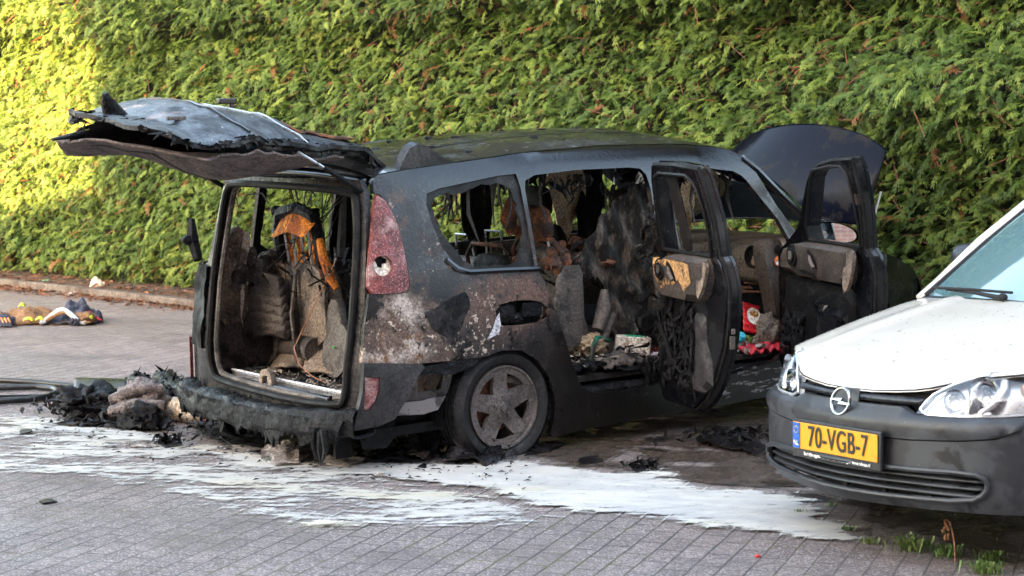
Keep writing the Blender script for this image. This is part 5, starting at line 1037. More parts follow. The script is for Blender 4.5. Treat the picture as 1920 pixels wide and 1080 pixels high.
def text(s_, name, size, y, z, m_, par, sx=1.0, x=.0062, off=0.0, sp=1.0):
    c = bpy.data.curves.new(name, 'FONT'); c.body = s_; c.size = size; c.align_x = 'CENTER'; c.align_y = 'CENTER'; c.extrude = .0006; c.offset = off; c.space_character = sp; c.materials.append(m_)
    t_ = bpy.data.objects.new('t', c); COL.objects.link(t_); bpy.context.view_layer.update(); me = bpy.data.meshes.new_from_object(t_.evaluated_get(bpy.context.evaluated_depsgraph_get())); bpy.data.objects.remove(t_); o = bpy.data.objects.new(name, me); COL.objects.link(o); o.parent = par; o.location = PC + Vector((x, y, z)); o.rotation_euler = (R(90), 0, R(90)); o.scale = (sx, 1, 1); return o
text('70-VGB-7', 'plate_number', .122, .024, .0, m_blk, npl, .70, off=.0008, sp=1.08)
text('NL', 'plate_country', .030, -.2355, -.032, m_wht, npl, .9)
text('Bedrijfswagens van der Veen  Groningen  www.vdveen.nl', 'dealer_lettering', .0205, .01, -.073, m_wht, npl, .86, x=-.002, off=.0003)
# headlamps
for s in (1, -1):
    lo_ = lampo if s > 0 else mirror(lampo)
    mid = (sum(p[0] for p in lo_) / len(lo_), sum(p[1] for p in lo_) / len(lo_)); shr = lambda k: [(mid[0] + (u - mid[0]) * k, mid[1] + (v - mid[1]) * k) for u, v in lo_]
    b = MB(); b.panel(shr(.985), lambda u, z: fas(u, z, .004), sp=.03, thick=0); hl = b.build('headlamp', m_lens, VAN)
    b = MB(); b.panel(shr(1.0), lambda u, z: fas(u, z, -.03 - .03 * math.sin(max(0, min(1, (abs(u) - .36) / .45)) * 3.1)), sp=.025, thick=0); b.build('lamp_shell', m_shell, hl)
    b = MB(); pts = [Vector(fas(u, z, .0)) for u, z in smooth2(shr(.99), 1)]; b.tube(pts + pts[:2], .007, n=6, cap=False); b.build('lamp_rim', m_shell, hl)
    def bowl(b, y, z, r_, dp):
        c = Vector(fas(s * Sy(y), z, -.012)); ax = Matrix.Rotation(R(90), 4, 'Y') @ Matrix.Rotation(R(180), 4, 'X')
        b.lathe([(r_ * 1.0, 0), (r_ * .93, dp * .35), (r_ * .75, dp * .7), (r_ * .4, dp), (.0, dp * 1.1)], 30, Matrix.Translation(c) @ Matrix.Rotation(R(18 * s), 4, 'Z') @ ax); return c
    b = MB(); c1 = bowl(b, .50, .652, .050, .035); c2 = bowl(b, .625, .690, .066, .05); b.build('lamp_reflector', m_refl, hl)
    b = MB(); b.tube([c2 + Vector((-.035, 0, 0)), c2 + Vector((-.01, 0, 0))], .014, n=10); b.tube([c1 + Vector((-.03, 0, 0)), c1 + Vector((-.008, 0, 0))], .010, n=10); b.build('bulb', m_chrome, hl)
    b = MB(); b.tube([Vector(fas(s * Sy(y), z, -.008)) for y, z in [(.70, .765), (.70, .71), (.668, .65), (.62, .615)]], [.012, .020, .018, .008], n=8, flat=.5); b.tube([Vector(fas(s * Sy(y), z, -.010)) for y, z in [(.565, .74), (.545, .70), (.56, .655), (.55, .612)]], [.006, .016, .016, .010], n=8, flat=.5); b.build('lamp_divider', m_shell, hl)
    b = MB(); b.blob(Vector(fas(s * Sy(.765), .70, -.02)), (.02, .025, .03), 2, 0); b.build('indicator_bulb', M('indicator_bulb', (.75, .45, .25), rough=(.2, .2)), hl)
# bonnet
GX = [-1.35, -1.2, -1.0, -.8, -.6, -.34, -.2, -.1, -.04, .05]; GZ = [1.015, .998, .967, .922, .872, .800, .748, .700, .672, .62]
def bon(x, y):
    z = float(np.interp(x, GX[::1], GZ)) - .055 * y * y; a = abs(y)
    if a > .68: z -= .9 * (a - .68) ** 1.6
    z += .010 * math.exp(-((a - .50 - .1 * (x + .6)) / .05) ** 2) * max(0, min(1, (-x - .15) * 3))   # bonnet crease
    return (x, y, z)
lead = [(0, -.063), (.14, -.070), (.26, -.092), (.345, -.115), (.40, -.140), (.456, -.178), (.522, -.228), (.60, -.280), (.70, -.352), (.77, -.44), (.80, -.55)]
ol = [(x, y) for y, x in lead] + [(-.90, .775), (-1.17, .72), (-1.22, .60), (-1.10, .3), (-1.06, 0)]; ol = ol + [(x, -y) for x, y in ol[::-1][1:-1]]
b = MB(); b.panel(ol, bon, sp=.045, thick=.018, nrm=(.25, 0, -1)); BON = b.build('bonnet', m_whitep, VAN, ang=60)
b = MB(); b.tube([Vector(bon(x, y)) + Vector((-.004, 0, -.012)) for x, y in [(x, y) for y, x in lead[::-1]] + [(x, -y) for y, x in lead[1:]]], .008, n=6); b.build('bonnet_gap', m_hole, VAN)
for s in (1, -1):
    b = MB(); b.grid(34, 10, lambda u, v: (lambda x, y0, z0: (x, s * (y0 + (.842 - y0) * math.sin(v * 1.57)), z0 - (z0 - .60) * (1 - math.cos(v * 1.57)) ** 1.0))(-.44 - .86 * u, .765 - .03 * u, bon(-.44 - .86 * u, .765 - .03 * u)[2])); b.build('wing', m_whitep, VAN, ang=70)
    WA = [(-.36, .26), (-.47, .26)] + [(-.82 + .355 * math.cos(a), .29 + .355 * math.sin(a)) for a in np.linspace(0, math.pi, 15)] + [(-1.18, .24), (-2.0, .22), (-3.1, .22)] + [(-3.53 + .36 * math.cos(a), .29 + .36 * math.sin(a)) for a in np.linspace(0, math.pi, 13)] + [(-4.28, .3), (-4.30, .9), (-1.3, .95), (-1.3, .60), (-.5, .60)]
    b = MB(); b.panel(WA[1:], lambda x, z: (x, s * (.842 - .02 * max(0, z - .8) ** 2), z), sp=.12, thick=.03, nrm=(0, -s, 0)); b.build('body_side', m_whitep, VAN)
    ty = lambda z: .84 - .17 * max(0, z - .93)
    b = MB(); b.panel([(-2.10, .93), (-4.30, .88), (-4.26, 1.78), (-2.06, 1.76)], lambda x, z: (x, s * ty(z), z), sp=.2, thick=.03, nrm=(0, -s, 0)); b.build('cargo_side', m_whitep, VAN)
    b = MB(); b.panel([(-1.27, .955), (-2.12, .93), (-2.08, 1.58), (-1.97, 1.53)], lambda x, z: (x, s * (.712 - .19 * (z - .955)), z), sp=.2, thick=.01, nrm=(0, -s, 0)); b.build('side_window', m_vglass, VAN)
    b = MB(); b.tube([(-1.10, s * .715, .955), (-1.20, s * .700, 1.015), (-1.45, s * .668, 1.205), (-1.70, s * .630, 1.37), (-1.98, s * .60, 1.57), (-2.2, s * .59, 1.70)], [.020, .030, .034, .034, .036, .04], n=10, flat=.8); b.build('windscreen_pillar', m_whitep, VAN)
    b = MB(); b.tube([(-1.12, s * .685, .965), (-1.44, s * .628, 1.20), (-1.69, s * .592, 1.365), (-1.97, s * .56, 1.565)], .016, n=6); b.build('windscreen_seal', m_hole, VAN)
    mo_ = Vector((-1.50, s * .825, 1.095)); b = MB(); loft(b, [(mo_ + Vector((t * .05, 0, 0)), (0, .075 * k, 0), (0, 0, .10 * k)) for t, k in ((-1, .85), (-.7, 1.0), (.3, .95), (.8, .75), (1, .4))]); b.tube([mo_ + Vector((0, -s * .05, -.07)), Vector((-1.40, s * .80, .98))], .035, n=8); b.build('wing_mirror', M('black_mirror_shell', (.014, .015, .019), [((.032, .034, .04), 8, .5, .6)], rough=(.3, .45)), VAN)
b = MB(); b.grid(26, 20, lambda u, v: (-1.03 - .08 * (2 * v - 1) ** 2 - .94 * u, (.70 - .12 * u) * (2 * v - 1), .965 - .012 * (2 * v - 1) ** 2 + .615 * u + .035 * math.sin(u * 3.1))); b.build('windscreen', m_vglass, VAN)
b = MB(); b.grid(24, 5, lambda u, v: (-1.00 - .085 * (2 * u - 1) ** 2 - .07 * v, .71 * (2 * u - 1), .958 - .010 * (2 * u - 1) ** 2 + .028 * v)); b.build('scuttle', m_grille, VAN)
for y0, y1 in ((-.52, -.02), (.08, .62)):
    b = MB(); b.tube([(-1.02, y0 + .42, .985), (-1.06, y0 + .2, 1.0), (-1.09, y0, 1.005)], [.012, .009, .008], n=6); b.tube([(-1.07, y0 - .06, 1.01), (-1.06, y0 + .2, 1.012), (-1.045, y1 - .05, 1.01)], .007, n=6); b.blob((-1.02, y0 + .42, .99), (.02, .025, .018), 2, .1); b.build('wiper', m_hole, VAN)
b = MB(); b.grid(12, 14, lambda u, v: (-1.95 - 2.33 * u, (.62 + .10 * min(1, u * 3)) * (2 * v - 1), 1.645 + .18 * min(1, u * 4) ** .6 - .05 * (2 * v - 1) ** 2)); b.build('roof', m_whitep, VAN)
b = MB(); b.box((-4.29, 0, 1.08), (.04, 1.50, 1.44)); b.build('rear_door', m_whitep, VAN, bevel=.02)
b = MB(); b.box((-2.3, 0, .24), (3.7, 1.45, .08)); b.box((-.62, 0, .34), (.5, 1.2, .24)); b.build('underbody', m_hole, VAN)
for x, s in ((-.82, -1), (-.82, 1), (-3.53, -1), (-3.53, 1)):
    wheel(VAN, (x, s * .735, .288 - .026 * s), s, tr=.288, rr=.185, wd=.17, full=(x > -1 and s < 0), rm=m_shell)
# soot flecks that drifted onto the bonnet
random.seed(17); b = MB()
for k in range(210):
    x, y = rnd(-1.0, -.12), rnd(-.68, .68); p = Vector(bon(x, y)); 
    if x > -.06 - .6 * abs(y) ** 1.4: continue
    q = rnd(.0015, .0040) if k > 26 else rnd(.004, .008); a = rnd(0, 3.1); m3 = Matrix.Rotation(a, 3, 'Z'); b.add([p + m3 @ Vector(t) + Vector((0, 0, .0012)) for t in ((-q * 1.8, 0, 0), (0, -q * .5, .0), (q * 1.8, 0, .002), (0, q * .6, .001))], [(0, 1, 2, 3)])
o = b.build('soot_flecks', m_blk, BON, smooth=False); o['kind'] = 'stuff'

# ------------------------------------------------------------------ things lying in the burnt car (its axes, placed in the world)
CM = Matrix.Translation((-.604, 10.117, 0)) @ (Matrix.Rotation(R(38), 4, 'Z') @ Matrix.Rotation(-R(1.2), 4, 'Y'))
def loose(o, label, cat, group=None):
    o.matrix_world = CM; return tag(o, label, cat, group)
# burnt blanket draped over the front seat
bl = [(1.16, 1.385), (1.37, 1.405), (1.385, 1.2), (1.352, .986), (1.28, .836), (1.195, .688), (1.10, .482), (.99, .475), (.944, .678), (.919, .831), (.86, .90), (.70, .955), (.793, 1.08), (.933, 1.222)]
def drape(x, z):
    fold = .020 * math.sin((x * .8 + z * .6) * 40 + 2 * fbm(x * 3, z * 3)) + .035 * fbm(x * 5 + 3, z * 4) + .012 * fbm(x * 22, z * 8, 4)
    return (x, -.665 + .10 * max(0, z - 1.15) + fold, z)
jb = jag(bl, .022, .02, 11)
b = MB(); b.panel(jb, drape, holes=[jag(arc((1.17, .985), .042, 0, 330, 11), .015, .02, 3)], sp=.018, thick=.012, nrm=(0, 1, 0)); 
random.seed(4)
for k in range(170):
    t = rnd(0, 1); x, z = .86 + (.70 - .86) * t + rnd(-.03, .05), .90 + (.955 - .90) * t + rnd(-.01, .06); p = Vector(drape(x, z)); b.tube([p, p + Vector((-.02, -.004, -.02)), p + Vector((rnd(-.07, -.02), rnd(-.015, .01), rnd(-.06, -.02)))], [.0035, .003, .001], n=4)
b.tube([(1.17 + .047 * math.cos(q), -.69, .985 + .047 * math.sin(q)) for q in np.linspace(0, 6.28, 22)], .009, n=6, cap=False)
b.tube([(1.12, -.70, .97), (1.18, -.70, .99), (1.21, -.70, .97)], .006, n=5)
loose(b.build('burnt_blanket', m_fur, ang=70), 'charred blanket with ragged fringe draped over the front seat of the burnt car', 'blanket')
b = MB(); loft(b, [((1.32 + .06 * t, -.70, .70 + .26 * t), (.06 * k, 0, .0), (0, .012, 0)) for t, k in ((0, .8), (.05, 1), (.6, .8), (1, .5))]); b.build('seat_wing', m_plast, CAR)
# carton, hose, tins and scraps on the rear footwell
b = MB(); q = Matrix.Rotation(R(-32), 3, 'Z') @ Matrix.Rotation(R(6), 3, 'Y')
b.box((1.075, -.72, .475), (.20, .10, .10), q); ct = loose(b.build('carton', M('scorched_white_carton', (.62, .57, .50), [((.35, .26, .2), 10, .52, .62), ((.05, .04, .03), 26, .66, .70)], rough=(.7, .8)), bevel=.006), 'scorched white and green carton lying in the rear door opening', 'carton')
b = MB(); b.box(Vector((1.075, -.72, .475)) + q @ Vector((.01, -.0, .0505)), (.10, .085, .003), q); b.build('green_label', M('green_print', (.02, .32, .17), rough=(.5, .6)), ct)
b = MB(); b.box(Vector((1.075, -.72, .475)) + q @ Vector((.103, 0, 0)), (.003, .085, .085), q); b.build('brown_end', M('brown_card', (.24, .13, .08), rough=(.8, .8)), ct)
b = MB(); b.tube([(.70, -.80, .42), (.72, -.80, .50), (.78, -.76, .545), (.90, -.70, .52), (1.0, -.62, .50), (1.15, -.60, .50), (1.24, -.66, .48)], .014, n=8); loose(b.build('garden_hose', M('green_hose', (.012, .14, .085), [((.02, .02, .02), 9, .56, .64)], rough=(.35, .5))), 'green hose curled round the carton inside the burnt car', 'hose')
b = MB(); b.blob((1.20, -.78, .445), (.022, .020, .018), 3, .1); loose(b.build('bottle_cap', M('red_cap', (.62, .03, .03), rough=(.35, .4))), 'small red cap beside the scorched carton', 'cap')
b = MB(); b.grid(24, 12, lambda u, v: (.78 + .30 * u, -.86 + .22 * v, .395 + .06 * math.sin(u * 3.1) * math.sin(v * 3.1) + .03 * fbm(u * 5, v * 4, 2))); o = b.build('floor_mat', m_plast); md = o.modifiers.new('s', 'SOLIDIFY'); md.thickness = .012; loose(o, 'crumpled grey floor mat in the rear door opening of the burnt car', 'mat')
b = MB(); b.blob((.80, -.70, .50), (.09, .07, .06), 3, .4, 3, 5); loose(b.build('burnt_bag', M('scorched_tan_cloth', (.30, .22, .14), [((.03, .025, .02), 7, .5, .6)], rough=(.9, 1), bump=(30, 1, .01))), 'scorched tan lump of cloth behind the green hose', 'cloth')
b = MB(); b.blob((1.16, -.84, .425), (.04, .03, .012), 3, .5, 4, 3); loose(b.build('paper_scrap', M('lilac_paper', (.45, .36, .62), [((.7, .66, .66), 12, .5, .6)], rough=(.8, .9))), 'crumpled lilac and white paper scrap below the carton', 'paper')
# front footwell: red snack packet, grey bag, red cloth, cyan ball
pc = Vector((2.10, -.66, .53)); qm = Matrix.Rotation(R(-18), 3, 'X') @ Matrix.Rotation(R(16), 3, 'Y')
b = MB(); b.grid(14, 16, lambda u, v: pc + qm @ Vector((.070 * (2 * u - 1), -.012 * math.sin(u * 3.1) * math.sin(v * 3.1) - .004 * math.sin(v * 30), .095 * (2 * v - 1)))); o = b.build('snack_packet', M('red_wrapper', (.62, .022, .03), rough=(.25, .4))); md = o.modifiers.new('s', 'SOLIDIFY'); md.thickness = .006; sp_ = loose(o, 'bright red snack packet with a white oval in the front footwell', 'packet')
b = MB(); b.panel([(.058 * math.cos(a), .012 + .052 * math.sin(a)) for a in np.linspace(0, 6.0, 20)], lambda u, v: pc + qm @ Vector((u, -.0185, v)), sp=.03, thick=0); ov = b.build('white_oval', m_wht, sp_)
b = MB(); b.panel([(.038 * math.cos(a), .026 + .020 * math.sin(a)) for a in np.linspace(0, 6.0, 16)], lambda u, v: pc + qm @ Vector((u, -.0195, v)), sp=.03, thick=0); b.build('biscuit_picture', M('biscuit_brown', (.36, .16, .04), [((.75, .6, .3), 60, .55, .6)], rough=(.6, .6)), sp_)
b = MB(); b.blob((2.16, -.74, .46), (.09, .06, .11), 4, .35, 2.4, 7); loose(b.build('grey_bag', M('dusty_grey_cloth', (.15, .13, .115), [((.03, .028, .026), 5, .55, .64)], rough=(.9, 1), bump=(80, .6, .006))), 'dusty grey bag slumped against the front door pillar', 'bag')
b = MB(); b.grid(26, 12, lambda u, v: (1.86 + .32 * u, -.84 + .14 * v, .355 + .03 * math.sin(v * 3.1) + .025 * abs(fbm(u * 9, v * 3, 5)) + .012 * math.sin(u * 26))); o = b.build('red_cloth', M('crimson_cloth', (.42, .012, .035), [((.62, .04, .06), 14, .5, .64)], rough=(.4, .6))); md = o.modifiers.new('s', 'SOLIDIFY'); md.thickness = .008; loose(o, 'crimson folded cloth on the front sill of the burnt car', 'cloth')
b = MB(); b.blob((1.90, -.76, .445), (.034, .034, .034), 3, .05); loose(b.build('cyan_ball', M('cyan_rubber', (.03, .42, .55), rough=(.4, .5))), 'small cyan ball above the crimson cloth', 'ball')
b = MB()
for k in range(7): b.box((2.02 + rnd(-.06, .1), -.66 + rnd(-.08, .08), .70 + .008 * k), (.20, .012, .008), Matrix.Rotation(rnd(-.6, .6), 3, 'Z') @ Matrix.Rotation(rnd(-.15, .15), 3, 'Y'))
b.build('burnt_slats', m_rust, CAR)

# ------------------------------------------------------------------ things on the ground
def put(o, label, cat, group=None): return tag(o, label, cat, group)
def spikes(b, c, sp_, n, l0, l1, w0=.004, w1=.018, z0=.01, z1=.14, up=.35):
    for k in range(n):
        p = Vector((c[0] + random.gauss(0, sp_[0]), c[1] + random.gauss(0, sp_[1]), rnd(z0, z1))); d = Vector((random.gauss(0, 1), random.gauss(0, 1), random.gauss(up, .5))).normalized(); l = rnd(l0, l1); e = d.orthogonal().normalized() * rnd(w0, w1); e.rotate(Matrix.Rotation(rnd(0, 3), 3, d))
        b.add([p - e, p + e, p + d * l * .5 + e * 1.1 + Vector((0, 0, .01)), p + d * l * .55 - e * .6, p + d * l], [(0, 1, 2, 3), (3, 2, 4)])
# fire fighter coat
m_coat = M('tan_turnout_fabric', (.16, .085, .038), [((.13, .065, .028), 6, .5, .62), ((.05, .03, .018), 14, .58, .66)], rough=(.8, .95), bump=(40, .5, .008)); m_navy = M('navy_lining', (.020, .024, .042), [((.05, .055, .08), 10, .5, .62)], rough=(.8, .95), bump=(120, .5, .004)); m_hiv = M('yellow_reflective', (.40, .42, .02), rough=(.4, .5)); m_grey = M('grey_reflective', (.45, .47, .50), rough=(.3, .4)); m_redm = M('red_trim', (.55, .03, .03), rough=(.6, .7))
cc = gp(95, 604); cx, cy = cc.x, cc.y
coat = empty('firefighter_coat', (cx, cy, 0)); tag(coat, 'folded tan firefighter coat with navy lining and yellow bands on the pavement', 'coat')
def lump(fn, name, m_, th=.02, n1=40, n2=26):
    b = MB(); b.grid(n1, n2, fn); o = b.build(name, m_, coat, ang=70); md = o.modifiers.new('s', 'SOLIDIFY'); md.thickness = th; return o
def hgt(u, v, h, sd): return max(.006, h * math.sin(math.pi * min(1, max(0, v))) ** .6 * (math.sin(math.pi * min(1, max(0, u))) ** .5) * (.75 + .5 * fbm(u * 4 + sd, v * 3, sd)) + .014 * math.sin(u * 19 + v * 7 + sd))
lump(lambda u, v: (-.62 + .78 * u, -.26 + .62 * v, hgt(u, v, .15, 2)), 'shell', m_coat)
lump(lambda u, v: (.0 + .42 * u + .05 * math.sin(v * 4), -.27 + .56 * v, .012 + hgt(u, v, .19, 5)), 'lining', m_navy)
b = MB(); b.tube([(.40 * t - .02, -.30 + .03 * math.sin(t * 6), .03 + .11 * math.sin(t * math.pi) ** 2) for t in np.linspace(0, 1, 16)], .022, n=8); b.build('collar', m_grey, coat)
b = MB(); b.tube([(-.62 + .62 * t, -.30 + .03 * math.sin(t * 8), .02 + .012 * math.sin(t * 9)) for t in np.linspace(0, 1, 16)] + [(.1, -.31, .08), (.2, -.32, .12), (.32, -.31, .07), (.40, -.30, .025)], .017, n=8); b.build('hem', m_coat, coat)
b = MB(); b.blob((.36, -.24, .06), (.10, .10, .055), 3, .3, 3, 3, flat=-.055); b.build('sleeve', m_coat, coat); b = MB(); b.blob((.30, -.32, .045), (.05, .05, .04), 3, .4, 4, 6); b.build('cuff', m_navy, coat)
for i, (x, y, z, sx, sy, rz) in enumerate([(-.24, -.05, .150, .06, .05, .2), (-.12, -.30, .05, .09, .03, .3), (-.02, -.30, .055, .07, .03, -.2), (.42, -.30, .07, .05, .04, .3), (-.34, -.29, .03, .12, .02, 0)]):
    b = MB(); b.grid(8, 5, lambda u, v: (x + sx * (u - .5), y + sy * (v - .5), z + .02 * math.sin(u * 3.1) + .02 * (v - .5))); o = b.build('reflective_band', m_hiv, coat); md = o.modifiers.new('s', 'SOLIDIFY'); md.thickness = .006
b = MB(); b.tube([(.36, -.1, .10), (.42, -.12, .06), (.48, -.13, .03)], [.03, .03, .015], n=7, flat=.5); b.build('red_strap', m_redm, coat)
gl = gp(8, 612); b = MB(); b.blob((gl.x - .05, gl.y, .05), (.14, .10, .06), 3, .25, 3, 4, flat=-.05)
for k in range(4): b.tube([(gl.x - .02 + .02 * k, gl.y - .09, .07), (gl.x + .01 + .025 * k, gl.y - .12, .04), (gl.x + .02 + .025 * k, gl.y - .13, .012)], .016, n=7)
gv = put(b.build('work_glove', m_navy), 'dark glove with orange stripes at the left end of the coat', 'glove')
b = MB()
for k in range(3): b.tube([(gl.x + .0 + .03 * k, gl.y - .098, .085), (gl.x + .03 + .03 * k, gl.y - .128, .045)], .007, n=5)
b.build('orange_stripe', M('glove_orange', (.7, .20, .03), rough=(.6, .6)), gv)
# hose pair and pipe at the left
m_hose = M('black_hose_rubber', (.007, .007, .008), [((.02, .02, .023), 20, .55, .65)], rough=(.3, .5))
P3 = lambda l, z: [tuple(gp(x, y, z)[:2]) + (z,) for x, y in l]
b = MB(); b.tube(P3([(-120, 752), (0, 752), (50, 749), (88, 744), (104, 738), (108, 733), (98, 728), (70, 725), (30, 726), (0, 727), (-120, 728)], .026), .021, n=10); put(b.build('fire_hose', m_hose), 'black hose bent in a loop on the pavement at the left edge', 'hose')
b = MB(); b.tube(P3([(-140, 710), (-20, 712), (60, 716), (140, 724), (190, 728)], .024), .019, n=10); put(b.build('hose', m_hose), 'straight black hose lying behind the looped one', 'hose')
b = MB(); b.tube(P3([(-120, 748), (40, 745), (135, 744)], .022), .018, n=8); b.box(P3([(131, 750)], .03)[0], (.05, .03, .05)); put(b.build('thin_pipe', m_black), 'thin sooty pipe running from hose loop to the burnt heap', 'pipe')
def crumple(name, m_, pl, hh, label, cat, seed, z0=.006, th=.008, rough_=.5, sp=.03):
    poly = jag(PX(pl, 0), .03, .04, seed); at = []
    b = MB(); cxy = (sum(p[0] for p in poly) / len(poly), sum(p[1] for p in poly) / len(poly)); r_ = max(math.hypot(p[0] - cxy[0], p[1] - cxy[1]) for p in poly)
    def f(x, y):
        k = max(0, 1 - math.hypot((x - cxy[0]), (y - cxy[1])) / r_); return (x, y, z0 + max(0, hh * k ** .6 * (.55 + rough_ * fbm(x * 9 + seed, y * 9, seed) + .35 * abs(fbm(x * 24, y * 24, seed)))))
    b.panel(poly, f, sp=sp, thick=th, nrm=(0, 0, -1))
    if hh > .03 and m_ is not m_paper: random.seed(seed); spikes(b, cxy, (r_ * .38, r_ * .22), int(40 + 160 * r_), .02, .08, .003, .014, .01, .02 + hh * .6)
    return put(b.build(name, m_, ang=60, norm=False), label, cat)
m_sheet = M('blue_grey_plastic', (.018, .022, .028), [((.034, .04, .048), 6, .5, .62)], rough=(.25, .45), bump=(30, .2, .004)); m_paper = M('singed_paper', (.21, .175, .15), [((.05, .04, .034), 8, .46, .58), ((.5, .46, .42), 20, .58, .66)], rough=(.8, 1), bump=(40, .6, .006))
a_, b_, c_, d_ = gp(138, 768), gp(240, 772), gp(238, 745), gp(142, 742)
bb = MB(); bb.grid(20, 8, lambda u, v: a_.lerp(b_, u).lerp(d_.lerp(c_, u), v) + Vector((0, 0, .07 + .035 * v + .008 * math.sin(v * 12)))); o = bb.build('plastic_sheet', m_sheet); md = o.modifiers.new('s', 'SOLIDIFY'); md.thickness = .02; put(o, 'flat blue-grey plastic panel lying on the burnt heap by the hose', 'panel')
b = MB(); c = gp(185, 788); b.blob((c.x, c.y + .12, .08), (.26, .16, .11), 4, .5, 2.2, 3, flat=-.08, fine=.35); b.blob((c.x - .12, c.y + .1, .10), (.16, .12, .10), 4, .5, 2.5, 9, flat=-.1, fine=.3); b.blob((c.x + .18, c.y, .05), (.16, .12, .10), 4, .5, 2.5, 6, flat=-.05, fine=.3)
random.seed(9)
spikes(b, (c.x, c.y + .08), (.17, .10), 260, .02, .08, .003, .013, .02, .15)
for k in range(20):
    p = Vector((c.x + random.gauss(0, .16), c.y + .08 + random.gauss(0, .09), rnd(.02, .16))); d = Vector((random.gauss(0, 1), random.gauss(0, 1), random.gauss(.2, .6))).normalized(); l = rnd(.03, .11); e = d.orthogonal().normalized() * rnd(.004, .02)
    b.add([p - e, p + e, p + d * l * .6 + e * .6 + Vector((0, 0, .01)), p + d * l], [(0, 1, 2, 3)])
put(b.build('burnt_heap', m_melt, ang=80, norm=False), 'charred shapeless heap under the blue-grey plastic panel', 'debris')
b = MB(); c = gp(262, 792); b.blob((c.x, c.y + .05, .115), (.17, .14, .13), 4, .28, 1.8, 5, flat=-.115, fine=.25); b.tube([(c.x - .16, c.y, .13), (c.x - .02, c.y - .05, .20), (c.x + .13, c.y + .02, .19)], .035, n=8); b.tube([(c.x - .15, c.y - .08, .07), (c.x + .0, c.y - .12, .12), (c.x + .15, c.y - .06, .10)], .04, n=8)
put(b.build('checked_cloth', M('pale_checked_cloth', (.17, .145, .135), [((.09, .072, .072), 22, .48, .58, 2), ((.05, .045, .045), 5, .54, .62)], rough=(.85, 1), bump=(40, .6, .008)), ang=80), 'bundled pale checked cloth beside the charred heap', 'cloth')
c = gp(268, 806); b = MB(); b.blob((c.x, c.y, .05), (.15, .10, .10), 4, .4, 2.2, 8, flat=-.05, fine=.4); spikes(b, (c.x, c.y), (.10, .07), 120, .02, .05, .003, .010, .01, .10); put(b.build('burnt_lump', m_melt, ang=80, norm=False), 'black melted lump in front of the pale checked cloth', 'debris')
for i, (p0, p1, r_, lb) in enumerate([((258, 726), (348, 786), .070, 'charred padded slab leaning toward the burnt car bumper'), ((305, 722), (380, 772), .075, 'second charred slab lying nearest the burnt bumper')]):
    A_, B_ = gp(*p0), gp(*p1); b = MB(); b.tube([A_.lerp(B_, t) + Vector((0, 0, .055 - .01 * t + .02 * fbm(t * 5, i))) for t in np.linspace(0, 1, 14)], [r_ * (.8 + .35 * fbm(t * 7, i, 2) + .2) for t in np.linspace(0, 1, 14)], n=14, flat=.6)
    for k in range(14): q = A_.lerp(B_, rnd(0, 1)); spikes(b, q, (.035, .035), 14, .02, .06, .003, .010, .03, .10)
    for k in range(70):
        p = A_.lerp(B_, rnd(-.05, 1)) + Vector((random.gauss(0, .05), random.gauss(0, .04), rnd(.02, .10))); d = Vector((random.gauss(0, 1), random.gauss(0, 1), random.gauss(.1, .6))).normalized(); l = rnd(.03, .10); e = d.orthogonal().normalized() * rnd(.004, .016)
        b.add([p - e, p + e, p + d * l * .6 + e * .6, p + d * l], [(0, 1, 2, 3)])
    put(b.build('charred_slab', m_melt, ang=80, norm=False), lb, 'debris')
A_, B_ = gp(322, 790), gp(398, 800); b = MB(); b.tube([A_.lerp(B_, t) + Vector((0, .03, .07)) for t in np.linspace(0, 1, 22)], [.066 + .007 * math.sin(t * 60) + .01 * fbm(t * 5) for t in np.linspace(0, 1, 22)], n=16); ro_ = put(b.build('foam_roll', M('cream_foam', (.58, .48, .37), [((.30, .22, .15), 8, .48, .6), ((.03, .025, .02), 6, .6, .66)], rough=(.9, 1), bump=(50, .6, .01))), 'cream ribbed roll with pink fibres under the burnt bumper corner', 'roll')
b = MB()
for k in range(140):
    p = B_ + Vector((rnd(-.06, .05), rnd(-.03, .06), rnd(.02, .12))); b.tube([p, p + Vector((rnd(.0, .09), rnd(-.06, .03), rnd(-.04, .05)))], [.004, .0015], n=4, cap=False)
b.build('pink_fibres', M('pink_fibre', (.58, .06, .13), [((.75, .35, .40), 30, .5, .6)], rough=(.8, .9)), ro_)
crumple('burnt_sheet', m_char, [(95, 796), (130, 788), (200, 800), (290, 792), (300, 803), (200, 806), (120, 804)], .05, 'thin burnt strip curling on the foam in front of the heap', 'debris', 5)
random.seed(44)
